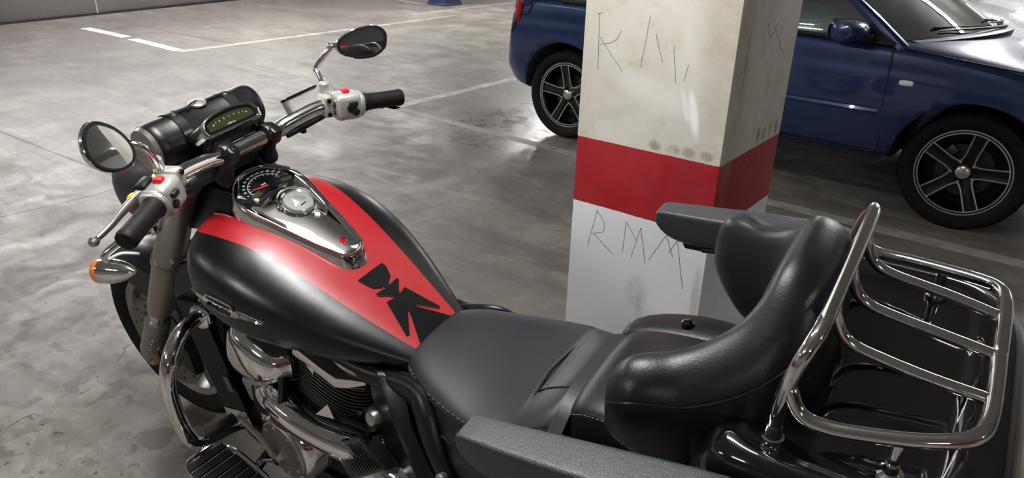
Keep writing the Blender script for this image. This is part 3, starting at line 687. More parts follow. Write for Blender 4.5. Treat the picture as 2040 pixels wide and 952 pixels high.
def make_tank():
    b = MB(); rings = []
    for X in list(np.linspace(.58, 1.10, 40))+[1.12, 1.135, 1.15, 1.158, 1.165, 1.169, 1.172]:
        _, W, zt, zm, zb, yb = tpar(X); ab = math.asin(min(1, (yb/W)**(NE/2)))
        A = list(np.linspace(0, ab, 7))+list(np.linspace(ab, PI/2, 10))[1:]
        half = [(W*math.sin(a)**(2/NE), zm+(zt-zm)*math.cos(a)**(2/NE) if a < PI/2-1e-6 else zm) for a in A]
        for a in np.linspace(0, PI/2, 8)[1:]: half.append((W*math.cos(a)**(2/2.4) if a < PI/2-1e-6 else 0, zm-(zm-zb)*math.sin(a)**(2/2.4)))
        rings.append([V(X, y, z) for y, z in half]+[V(X, -y, z) for y, z in reversed(half[1:-1])])
    n = len(rings[0]); mis = [1 if (j < 6 or j >= n-6) else 0 for j in range(n)]
    b.loft(rings, mis=mis)
    return b.build('fuel_tank', ['matt_black_paint', 'red_paint'], BIKE, label='matt black fuel tank with a broad red band on top', sharp=60)
tank = make_tank()
# rubber-black tank pad, following the tank surface
def tri_prism(mb, poly, zf, t, mi=0, step=.008):
    """closed pad over surface zf(x,y): polygon outline, thickness t"""
    import mathutils
    pts = []; n = len(poly)
    for i in range(n):
        a, c = V(*poly[i]), V(*poly[(i+1) % n]); k = max(1, int(np.linalg.norm(c-a)/step))
        pts += [a+(c-a)*j/k for j in range(k)]
    xs = [p[0] for p in pts]; ys = [p[1] for p in pts]; nb = len(pts)
    def inside(p):
        r = False
        for i in range(nb):
            a, c = pts[i], pts[i-1]
            if (a[1] > p[1]) != (c[1] > p[1]) and p[0] < (c[0]-a[0])*(p[1]-a[1])/(c[1]-a[1])+a[0]: r = not r
        return r
    gr = [V(x, y) for x in np.arange(min(xs), max(xs), step) for y in np.arange(min(ys), max(ys), step)]
    gr = [g for g in gr if inside(g) and min(np.hypot(g[0]-p[0], g[1]-p[1]) for p in pts) > step*.45]
    allp = [mathutils.Vector((p[0], p[1])) for p in pts+gr]
    vs, es, fs, *_ = mathutils.geometry.delaunay_2d_cdt(allp, [(i, (i+1) % nb) for i in range(nb)], [list(range(nb))], 1, 1e-6)
    k = len(vs); top = [V(v.x, v.y, zf(v.x, v.y)+t) for v in vs]; bot = [V(v.x, v.y, zf(v.x, v.y)-.003) for v in vs]
    from collections import Counter
    cnt = Counter(); 
    for f in fs:
        for a, c in zip(f, list(f[1:])+[f[0]]): cnt[tuple(sorted((a, c)))] += 1
    sd = [(a, c, c+k, a+k) for (a, c), q in cnt.items() if q == 1]
    mb.add(top+bot, [tuple(f) for f in fs]+[tuple(k+i for i in reversed(f)) for f in fs]+sd, mi)
PAD = [(0.768, 0.037), (0.768, -0.037), (0.757, -0.038), (0.738, -0.027), (0.728, -0.007), (0.7245, -0.007), (0.7265, -0.032), (0.722, -0.033), (0.7045, -0.010), (0.6985, -0.008), (0.703, -0.028), (0.632, -0.051), (0.629, -0.046), (0.664, -0.013), (0.661, -0.009),
       (0.605, -0.050), (0.592, -0.045), (0.592, .045), (0.605, .052), (0.661, .011), (0.664, .014), (0.630, .054), (0.632, .060), (0.702, .031), (0.6985, .010), (0.7045, .011), (0.722, .034), (0.7265, .032), (0.7245, .009), (0.728, .009), (0.740, .028)]
pm = MB(); tri_prism(pm, PAD, tank_z, .0022); pm.build('tank_pad', 'carbon_pad', tank, label='glossy black spiked tank pad decal')
pm = MB()
for a, c in zip(PAD, PAD[1:]+PAD[:1]):
    k = max(1, int(np.hypot(a[0]-c[0], a[1]-c[1])/.01)); pm.tube([V(a[0]+(c[0]-a[0])*j/k, a[1]+(c[1]-a[1])*j/k, tank_z(a[0]+(c[0]-a[0])*j/k, a[1]+(c[1]-a[1])*j/k)+.0014) for j in range(k+1)], .0009, n=5, sp=False, rounded=False)
pm.build('pad_edge', 'gauge_face', tank)
# ---- chrome console
CZ = lambda X: .938+.397*(X-1.043)
CW = [(.795, .0), (.797, .014), (.806, .028), (.822, .036), (.86, .0475), (.90, .0575), (.95, .070), (1.0, .0815), (1.035, .0835), (1.065, .073), (1.088, .048), (1.098, .022), (1.101, .0)]
def outline(o, n=4):
    q = spline([V(*p) for p in CW], n); r = [V(p[0], max(p[1], 0)) for p in q]; L = r+[V(p[0], -p[1]) for p in reversed(r[1:-1])]
    c = V(.96, 0); out = []
    for i, p in enumerate(L):
        t_ = nrm(L[(i+1) % len(L)]-L[i-1]); nn = V(-t_[1], t_[0]); 
        if np.dot(nn, p-c) < 0: nn = -nn
        out.append(p+nn*o)
    return out
def make_console():
    b = MB(); R = []
    def ring(o, dz, tz=False): 
        return [V(p[0], p[1], (tank_z(p[0], p[1])-.012) if tz else max(CZ(p[0])+dz, tank_z(p[0], p[1])-.010)) for p in outline(o)]
    R = [ring(.010, 0, True), ring(.009, -.022), ring(.004, -.010), ring(.003, -.004), ring(0, .0005), ring(-.0035, .001), ring(-.006, -.0015), ring(-.008, -.003)]
    b.loft(R, cap=(True, False))
    # slightly domed top
    L = outline(-.008); n = len(L); m = n//2
    rows = []
    for i in range(m+1):
        a, c = L[i], L[(n-i) % n]
        rows.append([V(a[0], a[1]+(c[1]-a[1])*t, CZ(a[0])-.003+.010*math.sin(PI*t)*min(1, abs(a[1])/.05)*(1 if a[0] < 1.0 else .3)*(1-.0*t)) for t in np.linspace(0, 1, 15)])
    b.add([p for r in rows for p in r], [(i*15+j, i*15+j+1, (i+1)*15+j+1, (i+1)*15+j) for i in range(m) for j in range(14)])
    con = b.build('tank_console', 'chrome', BIKE, label='teardrop chrome console on the tank', sharp=50)
    # chrome shield over the front of the tank
    s = MB(); fr = []
    for X in np.linspace(1.055, 1.158, 12):
        w_ = float(np.interp(X, [1.055, 1.08, 1.115, 1.16], [.094, .094, .094, .085])); fr.append([V(X, y, tank_z(X, y)+.003) for y in np.linspace(-w_, w_, 21)]+[V(X, y, tank_z(X, y)-.004) for y in np.linspace(w_, -w_, 21)])
    s.loft(fr); s.build('front_shield', 'chrome', con)
    FZ = lambda x, y, h=0.0: V(x, y, CZ(x)+h)
    ex = nrm(V(-1, 0, -.397)); ey = V(0, -1, 0); ez = np.cross(V(0, -1, 0), ex); ez = ez if ez[2] > 0 else -ez
    def FT(x, y, h=0.0): return (FZ(x, y, h), V(0, -1, 0), -ex, ez)      # text frame: reads from the saddle
    # gauge: hexagonal hooded housing and face
    HEX = [(1.0885, .016), (1.0885, -.016), (1.083, -.038), (1.052, -.0655), (1.028, -.064), (1.0150, -.046), (1.0215, -.020), (1.0225, .014), (1.0150, .046), (1.030, .061), (1.052, .0655), (1.083, .038)]
    g = MB(); F = (FZ(1.05, 0, .0), ex, ey, ez)
    def loc(p): d = FZ(p[0], p[1])-F[0]; return (np.dot(d, ex), np.dot(d, ey))
    H2 = [loc(p) for p in HEX]; c = sum(V(*h) for h in H2)/len(H2)
    def sc(f): return [c+(V(*h)-c)*f for h in H2]
    rr = [[fp(F, *p, -.01) for p in sc(1.07)], [fp(F, *p, .008) for p in sc(1.07)], [fp(F, *p, .011) for p in sc(1.03)], [fp(F, *p, .008) for p in sc(.98)], [fp(F, *p, .003) for p in sc(.97)]]
    g.loft(rr, cap=(True, False)); g.build('gauge_bezel', 'dark_chrome', con)
    g = MB(); g.prism(sc(.975), F, -.002, .0042); spd = g.build('speedometer', 'gauge_face', con, label='black speedometer face with white scale and red needle')
    pr = MB()
    cen = (1.036, 0.0); rad = .0415
    angs = np.linspace(-1.68, 1.22, 23)
    ang2 = lambda a: (cen[0]+rad*.80*math.cos(a), -rad*1.12*math.sin(a))
    arc = [FZ(*[cen[0]+.0355*math.cos(a), -.046*math.sin(a)], .0045) for a in np.linspace(-1.60, 1.15, 30)]
    pr.tube(arc, .0005, n=4, sp=False, rounded=False)
    for i, a in enumerate(np.linspace(-1.60, 1.15, 23)):
        l = .86 if i % 2 == 0 else .92
        pr.tube([FZ(cen[0]+.0355*math.cos(a), -.046*math.sin(a), .0045), FZ(cen[0]+.0355*l*math.cos(a), -.046*l*math.sin(a), .0045)], .00035 if i % 2 else .0005, n=4, sp=False, rounded=False)
    for i, a in enumerate(np.linspace(-1.55, 1.12, 12)):
        pr.text(str(i*20), FT(cen[0]+.0425*math.cos(a), -.0545*math.sin(a), .0045), .0068, .0002)
    pr.text('km/h', FT(1.046, .003, .0045), .006, .0002)
    pr.build('speed_scale', 'white_print', con)
    nd = MB(); a_ = FZ(1.037, 0, .006); b_ = FZ(1.0425, .036, .006)
    nd.tube([a_, b_], [.0016, .0008], n=6, sp=False); nd.build('speedometer_needle', 'needle_red', con)
    lc = MB(); lc.prism([(-.0135, -.006), (.0135, -.006), (.012, .0065), (-.014, .0065)], frame(FZ(1.0285, .0385, .0045), nrm(V(.25, -1, .1)), ex), -.001, .0006)
    lc.prism([(-.0135, -.006), (.0135, -.006), (.012, .0065), (-.014, .0065)], frame(FZ(1.0300, -.0475, .0045), nrm(V(-.15, -1, -.06)), ex), -.001, .0006)
    lc.build('gauge_display', 'lcd_screen', con)
    bt = MB()
    for x, y in ((1.0258, .0015), (1.0255, -.0225)): bt.lathe([(.0055, 0), (.0055, .006), (.004, .008), (.001, .008)], FZ(x, y, .001), ez, 20)
    bt.build('gauge_button', 'black_gloss', con)
    # filler cap with key flap
    C0 = FZ(.9600, -.0085, .006)
    rg = MB(); rg.lathe([(.040, -.014), (.0405, .004), (.038, .0065), (.0345, .005), (.034, -.002)], C0, ez, 48, cap=(True, False)); rg.build('cap_collar', 'chrome', con)
    hd = MB(); hd.tube([C0+ex*(.046*math.cos(a))+ey*(.043*math.sin(a))+ez*(.001+.006*max(0, -math.cos(a))) for a in np.linspace(PI*.55, PI*1.45, 15)], .0035, n=8, sp=False); hd.build('cap_hood', 'chrome', con)
    cp = MB(); cp.lathe([(.0325, -.004), (.0325, .006), (.030, .0085), (.001, .0095)], C0, ez, 48)
    cp.prism([(-.013, -.010), (.004, -.012), (.007, -.018), (.011, -.017), (.008, .008), (.004, .017), (-.006, .017), (-.013, .008)], (C0+ez*.0085, ex, ey, ez), 0, .0016, bev=.0006)
    cpo = cp.build('fuel_cap', 'cap_steel', con, label='brushed steel filler cap')
    ks = MB(); ks.box(C0+ez*.0092+ex*.014+ey*.002, (.0022, .016, .002), (0, 0, .15), 0); ks.build('key_slot', 'black_plastic', con)
    # S badge, a bracket round it and the red screw
    lg = MB(); FL = FT(.9105, -.0135, .0092)
    for k in (1, -1):
        lg.prism([(k*x*.0075, k*y*.0075) for x, y in ((-.9, .15), (0, 1.0), (.85, .42), (.45, .02), (-.05, .38), (-.38, .12), (.12, -.22), (-.28, -.5))], FL, -.008, .0008)
    lg.tube([fp(FL, x*.001, y*.001, -.0005) for x, y in ((-5, 11), (10, 11), (12, -6))], .0004, n=4, sp=False); lg.build('maker_badge', 'white_print', con)
    sw = MB(); sw.lathe([(.0085, -.008), (.0085, .002), (.0070, .0042), (.0040, .0045), (.0038, .002), (.001, .002)], FZ(.8325, 0, .002), ez, 24); sw.build('console_screw', 'screw_red', con, label='red anodised screw at the console tail')
    tc = MB()
    tc.tube([V(*p, CZ(p[0])+.0015) for p in outline(.001)], .0022, n=8, sp=False, closed=True, rounded=False); tc.build('console_rim', 'chrome', con)
    return con
con = make_console()
# ---- winged tank emblems
def emblem(s):
    # frame on the flank: a forward, b up, c outward
    P = lambda x, z: V(x, s*0.0, z)
    def surf(X, Z):
        _, W, zt, zm, zb, yb = tpar(X)
        if Z >= zm: q = (Z-zm)/(zt-zm); y = W*(1-min(q, 1)**NE)**(1/NE)
        else: q = (zm-Z)/(zm-zb); y = W*(1-min(q, 1)**2.4)**(1/2.4)
        return V(X, s*y, Z)
    A, B_ = surf(1.092, .775), surf(.870, .765); mid = surf(.981, .776)
    ex = nrm(A-B_); up = V(0, 0, 1); up = nrm(up-np.dot(up, ex)*ex); out = np.cross(ex, up)*(1 if s < 0 else 1)
    if out[1]*s < 0: out = -out
    F = (mid, ex, up, out)
    def strip(top, bot, h0, h1, xs, mb):
        rings = []
        for x in xs:
            t_, b_ = np.interp(x, *zip(*top)), np.interp(x, *zip(*bot)); p = fp(F, x, (t_+b_)/2)
            def at(v):
                q = fp(F, x, v); r = surf(q[0], q[2]); return r
            rings.append([at(b_)+out*h0, at(b_)+out*h1*.3, at((b_+t_)/2)+out*h1, at(t_)+out*h1*.4, at(t_)+out*h0])
        mb.loft(rings)
    mb = MB()
    strip([(-.112, -.002), (-.05, .010), (.05, .010), (.112, -.000)], [(-.112, -.006), (-.05, -.006), (-.02, -.014), (.02, -.014), (.05, -.006), (.112, -.004)], -.004, .005, np.linspace(-.112, .112, 26), mb)
    o = mb.build('tank_emblem', 'chrome', tank, label='chrome winged emblem reading INTRUDER')
    mb = MB()
    for pts in ([(-.044, .010), (-.038, .021), (0, .024), (.038, .021), (.046, .010)],):
        P2 = []
        for x, v in pts: q = fp(F, x, v); P2.append(surf(q[0], q[2])+out*.003)
        mb.tube(P2, .0024, n=8, k=4, sp=False)
    mb.build('emblem_crown', 'chrome', tank)
    mb = MB(); q = fp(F, 0, .000); FT = (surf(q[0], q[2])+out*.0050, ex if s < 0 else -ex, up, out)
    mb.text('INTRUDER', FT, .0155, .0012); mb.build('emblem_lettering', 'gauge_face', tank)
emblem(1); emblem(-1)
# ---- rider saddle
def seat_loft(S, e1=2.6, flare=.012, nx=30):
    S = np.array(S)[::-1]; S = S[np.argsort(S[:, 0])]; t = np.r_[0, np.cumsum([np.linalg.norm(a-b)+.004 for a, b in zip(S[1:, :3], S[:-1, :3])])]
    q = spline([s for s in S], 5); rings = []
    for X, W, zt, zm, zb in q:
        W = max(W, .004); half = []
        for a in np.linspace(0, PI/2, 12): half.append((W*math.sin(a)**(2/e1), zm+(zt-zm)*(math.cos(a)**(2/e1) if a < PI/2-1e-6 else 0)))
        seam = len(half)-1
        for k in (.15, .5, .85, 1.0): half.append((W+flare*math.sin(PI*k*.6), zm+(zb-zm)*k))
        half.append((W*.5, zb)); half.append((0, zb))
        rings.append([V(X, y, z) for y, z in half]+[V(X, -y, z) for y, z in reversed(half[1:-1])])
    return rings, seam
RS = [(.632, .03, .690, .672, .64), (.625, .065, .700, .675, .62), (.60, .100, .708, .678, .61), (.55, .132, .708, .676, .59), (.48, .156, .703, .674, .575), (.41, .172, .698, .678, .575), (.35, .172, .702, .688, .58), (.325, .168, .708, .694, .59),
      (.30, .158, .728, .700, .60), (.265, .145, .748, .706, .61), (.245, .138, .752, .702, .61), (.235, .132, .742, .690, .61)]
rings, seam = seat_loft(RS); b = MB(); b.loft(rings); saddle = b.build('saddle', 'seat_leather', BIKE, label='black leather rider saddle', sharp=60)
nr = len(rings[0])
st = MB()
for s in (1, -1):
    st.tube([r[seam if s > 0 else nr-seam]+V(0, s*.0012, .0005) for r in rings[2:-6]], .0022, n=6, sp=False)
st.tube([V(.330-.012*abs(y)/.15, y, .7095-.018*(abs(y)/.165)**2.6) for y in np.linspace(-.163, .163, 25)], .0024, n=6, sp=False)
st.tube([V(.322-.085*t, .06, .712+.040*math.sin(t*PI*.5)) for t in np.linspace(0, 1, 8)], .0018, n=6, sp=False)
st.build('saddle_piping', 'roll_leather', saddle)
st = MB()
for s in (1, -1):
    L = [r[seam-1 if s > 0 else nr-seam+1]+V(0, 0, .0012) for r in rings[4:-8]]
    for a, c in zip(L[:-1], L[1:]):
        st.tube([a+(c-a)*.15, a+(c-a)*.75], .0006, n=4, sp=False, rounded=False)
ys = np.linspace(-.155, .155, 60)
for y0, y1 in zip(ys[:-1:2], ys[1::2]): st.tube([V(.337-.012*abs(y)/.15, y, .7068-.017*(abs(y)/.165)**2.6) for y in (y0, y1)], .0006, n=4, sp=False, rounded=False)
st.build('stitching', 'thread', saddle)
# leather apron hanging down at each side of the saddle
for s in (1, -1):
    def ap(u, v):
        X = .60-.34*u; r = min(rings, key=lambda q: abs(q[0][0]-X)); y = abs(r[seam][1]); z0 = r[seam][2]
        dp = .02+.135*math.sin(PI*min(1, u*1.05))**.55
        return V(X-.01*v, s*(y-.004+.020*v+.012*math.sin(PI*v)), z0-.006-dp*v)
    a = MB(); a.grid(ap, np.linspace(0, 1, 20), np.linspace(0, 1, 9), thick=-.006*s); a.build('seat_apron', 'seat_leather', saddle)
# ---- pillion seat with leather wings and strap
PS = [(.236, .085, .742, .700, .62), (.225, .115, .768, .735, .62), (.19, .125, .786, .760, .62), (.12, .132, .796, .772, .62), (.03, .138, .800, .775, .62), (-.05, .14, .80, .775, .62)]
rings2, seam2 = seat_loft(PS, 3.2, .02); b = MB(); b.loft(rings2); pill = b.build('pillion_seat', 'grained_leather', BIKE, label='black leather pillion seat', sharp=60)
st = MB()
for s in (1, -1):
    L = [r[seam2-1 if s > 0 else len(r)-seam2+1]+V(0, 0, .001) for r in rings2[3:]]; LL = spline(L, 3)
    for a, c in zip(LL[:-1:2], LL[1::2]): st.tube([a, c], .0007, n=4, sp=False, rounded=False)
st.build('stitching', 'thread', pill)
for s in (1, -1):
    w_ = MB(); R = []
    for X, hw, hz, zc, yc in ((.262, .01, .01, .70, .17), (.25, .035, .035, .70, .175), (.20, .052, .055, .695, .19), (.12, .060, .066, .700, .195), (.03, .06, .066, .705, .195), (-.04, .05, .055, .71, .19), (-.05, .02, .02, .71, .19)):
        R.append([V(X, s*(yc+hw*math.copysign(abs(math.cos(a))**.7, math.cos(a))), zc+hz*math.copysign(abs(math.sin(a))**.7, math.sin(a))) for a in np.linspace(0, 2*PI, 25)[:-1]])
    w_.loft(R); wo = w_.build('seat_wing', 'grained_leather', BIKE, sub=1, label='padded leather wing beside the pillion seat')
    k = MB(); k.lathe([(.012, -.01), (.012, .004), (.009, .007), (.001, .008)], V(.135, s*.185, .765), (0, s*.15, 1), 24); k.build('wing_stud', 'black_gloss', wo)
sp_ = MB()
for o_ in (0,):
    P = [V(.236, y, .722+.045*math.cos(y/.16*PI/2)**.5 if abs(y) < .155 else .70) for y in np.linspace(-.15, .15, 15)]
    P = [V(.20, .175, .60), V(.225, .165, .68)][::1]+[V(.238, y, .70+.055*(1-(abs(y)/.16)**4)) for y in np.linspace(.15, -.15, 13)]+[V(.225, -.165, .68), V(.20, -.175, .60)]
    q = spline(P, 3); sp_.loft([[p+V(-.013, 0, 0), p+V(-.013, 0, 0)+nrm(p-V(.2, 0, .5))*.004, p+V(.013, 0, 0)+nrm(p-V(.2, 0, .5))*.004, p+V(.013, 0, 0)] for p in q])
sp_.build('grab_strap', 'seat_leather', BIKE)
# ---- wrap-round backrest
def make_backrest():
    # path parameter: plan position, crest height, lower height, thickness
    K = [(-.088, 0, 1.126, .87, .040, .056), (-.086, .06, 1.122, .86, .040, .056), (-.078, .105, 1.100, .84, .038, .058), (-.050, .140, 1.058, .82, .036, .058), (-.012, .168, 1.030, .815, .036, .057), (.025, .188, 1.014, .82, .036, .054),
         (.055, .208, 1.012, .84, .038, .048), (.078, .221, 1.003, .862, .034, .042), (.095, .229, .980, .880, .024, .028), (.103, .232, .955, .900, .010, .012)]
    q = spline([V(*k) for k in K], 3); q = [V(k[0], -k[1], *k[2:]) for k in reversed(q[1:])]+q
    rings = []
    for i, k in enumerate(q):
        a, c = q[max(i-1, 0)], q[min(i+1, len(q)-1)]; t_ = nrm(V(c[0]-a[0], c[1]-a[1])); N = V(-t_[1], t_[0])     # outward
        if np.dot(N, V(k[0]-.12, k[1])) < 0: N = -N
        x, y, zt, zb, ti, to = k; h = zt-zb
        pr = [(-.15, 1.0), (.30, .975), (.72, .90), (1.0, .74), (1.0, .56), (.98, .40), (.85, .18), (.45, .03), (-.1, 0), (-.6, .05), (-.92, .2), (-1.0, .45), (-.95, .70), (-.80, .88), (-.50, .975)]
        rings.append([V(x+N[0]*o*(to if o > 0 else ti), y+N[1]*o*(to if o > 0 else ti), zb+h*f) for o, f in pr])
    b = MB(); b.loft(rings); o = b.build('backrest', 'grained_leather', BIKE, sub=1, label='wrap-round black leather backrest', sharp=80)
    m = MB(); m.tube([r[3]*.8+r[2]*.2 for r in rings[2:-2]], .0016, n=6, sp=False); m.build('backrest_piping', 'roll_leather', o)
    h = MB(); R = []
    for z, g in ((.80, .9), (.98, 1), (1.035, .97), (1.05, .85), (1.055, .5)):
        R.append([V(-.112+.030*g*math.copysign(abs(math.cos(a))**.5, math.cos(a)), .135*g*math.copysign(abs(math.sin(a))**.5, math.sin(a)), z) for a in np.linspace(0, 2*PI, 33)[:-1]])
    h.loft(R); h.build('backrest_mount', 'grained_leather', o)
    return o
make_backrest()
# ---- armrests
for s in (1, -1):
    b = MB(); R = []
    for X, yc, w_, zt, zb in ((.2675, .343, .021, .902, .889), (.262, .343, .0235, .910, .876), (.245, .343, .025, .914, .861), (.215, .342, .027, .917, .849), (.15, .339, .030, .925, .858), (.05, .333, .034, .939, .868), (-.05, .325, .036, .950, .88), (-.13, .315, .036, .955, .89)):
        h = (zt-zb)/2; zc = (zt+zb)/2
        R.append([V(X, s*(yc+w_*math.copysign(abs(math.cos(a))**.2, math.cos(a))), zc+h*math.copysign(abs(math.sin(a))**.26, math.sin(a))) for a in np.linspace(0, 2*PI, 33)[:-1]])
    b.loft(R); o = b.build('armrest', 'speckled_plastic', BIKE, sub=1, label='pebbled black plastic armrest')
    h = MB(); h.loft([[V(x, s*y, z) for y, z in ((.322, zt), (.360, zt), (.358, zt-hh), (.324, zt-hh))] for x, zt, hh in ((.205, .852, .004), (.20, .853, .015), (.10, .866, .022), (.0, .878, .03), (-.10, .888, .03))])
    h.tube([V(.16, s*.318, .849), V(.10, s*.318, .858)], .006); h.build('armrest_hinge', 'black_plastic', o)
    br = MB(); br.loft([[V(-.07+dx, s*y, z) for dx in (0,)] [0:0] or [V(x-.03, s*y, z), V(x+.03, s*y, z), V(x+.03, s*(y+.02), z), V(x-.03, s*(y+.02), z)] for x, y, z in ((-.06, .26, .70), (-.06, .285, .80), (-.06, .315, .88))], smooth=False); br.build('armrest_bracket', 'black_plastic', o)
# ---- top box
def rrect(hx0, hx1, hy, e, z, n=48):
    cx, rx = (hx0+hx1)/2, (hx1-hx0)/2
    return [V(cx+rx*math.copysign(abs(math.cos(a))**e, math.cos(a)), hy*math.copysign(abs(math.sin(a))**e, math.sin(a)), z) for a in np.linspace(0, 2*PI, n+1)[:-1]]
def make_box():
    b = MB()
    b.loft([rrect(-.33, -.05, .20, .45, .50), rrect(-.355, -.03, .225, .4, .53), rrect(-.375, -.015, .255, .36, .66), rrect(-.385, -.01, .270, .34, .80), rrect(-.388, -.01, .275, .34, .848)]); box = b.build('top_box', 'black_gloss', BIKE, sub=1, label='gloss black rear top box', sharp=70)
    l = MB(); l.loft([rrect(-.392, -.006, .279, .34, .856), rrect(-.392, -.006, .279, .34, .870), rrect(-.386, -.010, .277, .34, .905), rrect(-.365, -.020, .270, .34, .938), rrect(-.335, -.04, .258, .35, .956), rrect(-.318, -.05, .245, .36, .9605), rrect(-.306, -.058, .235, .36, .957), rrect(-.298, -.066, .225, .36, .950), rrect(-.28, -.08, .19, .4, .948)])
    l.build('box_lid', 'black_gloss', box, sub=1, sharp=70)
    s = MB(); s.loft([rrect(-.388, -.010, .275, .34, .846), rrect(-.396, -.004, .281, .34, .849), rrect(-.396, -.004, .281, .34, .856), rrect(-.388, -.010, .275, .34, .859)]); s.build('lid_seal', 'black_rubber', box)
    k = MB(); k.lathe([(.022, -.02), (.022, .012), (.016, .018), (.001, .018)], V(-.392, -.02, .80), (-1, 0, 0), 28); k.box((-.397, -.02, .75), (.018, .09, .03), None, .006); k.build('box_latch', 'chrome', box)
    r = MB(); 
    for sg in (1, -1): r.prism([(-.045, -.018), (.045, -.018), (.045, .018), (-.045, .018)], (V(-.386, sg*.17, .74), V(0, 1, 0), V(0, 0, 1), V(-1, 0, 0)), 0, .010, bev=.004)
    r.build('box_reflector', 'tail_red', box)
make_box()
# ---- chrome luggage rack
def make_rack():
    b = MB(); r = .0098
    for_ = [V(-.112, .200, .955), V(-.114, .200, 1.0), V(-.122, .196, 1.048), V(-.132, .182, 1.083), V(-.138, .155, 1.098), V(-.139, .10, 1.100)]
    hoop = for_+[V(-.139, -.10, 1.100)]+[V(p[0], -p[1], p[2]) for p in reversed(for_[:-1])]
    b.tube(hoop, r, n=16, k=6); root = b.build('luggage_rack', 'chrome', BIKE, label='chrome tubular luggage rack')
    for s in (1, -1):
        rl = MB(); pts = [V(-.122, s*.198, 1.030), V(-.140, s*.205, 1.004), V(-.165, s*.206, .998), V(-.20, s*.202, 1.000), V(-.26, s*.188, 1.006), V(-.300, s*.172, 1.012), V(-.318, s*.155, 1.015), V(-.325, s*.128, 1.016), V(-.327, s*.08, 1.016), V(-.327, 0, 1.016)]
        rl.tube(pts, .0094, n=14, k=6); rl.build('rack_side_rail', 'chrome', root)
        f = MB(); f.tube([V(-.245, s*.19, 1.0), V(-.245, s*.198, .958)], [.0075, .0075], n=12, sp=False); f.lathe([(.015, 0), (.015, .006), (.009, .009), (.008, .02)], V(-.245, s*.1985, .950), (0, 0, 1), 20); f.build('rack_foot', 'chrome', root)
        f = MB(); f.lathe([(.017, 0), (.017, .007), (.012, .012), (.0105, .03)], V(-.112, s*.2, .940), (0, 0, 1), 20); f.build('rack_foot', 'chrome', root)
    for y in (-.095, 0.0, .095):
        t = MB(); t.tube([V(-.140, y, 1.094), V(-.146, y, 1.072), V(-.156, y, 1.052), V(-.172, y, 1.040), V(-.20, y, 1.033), V(-.26, y, 1.024), V(-.327, y*.93, 1.014)], .0078, n=14, k=6); t.build('rack_slat', 'chrome', root)
make_rack()
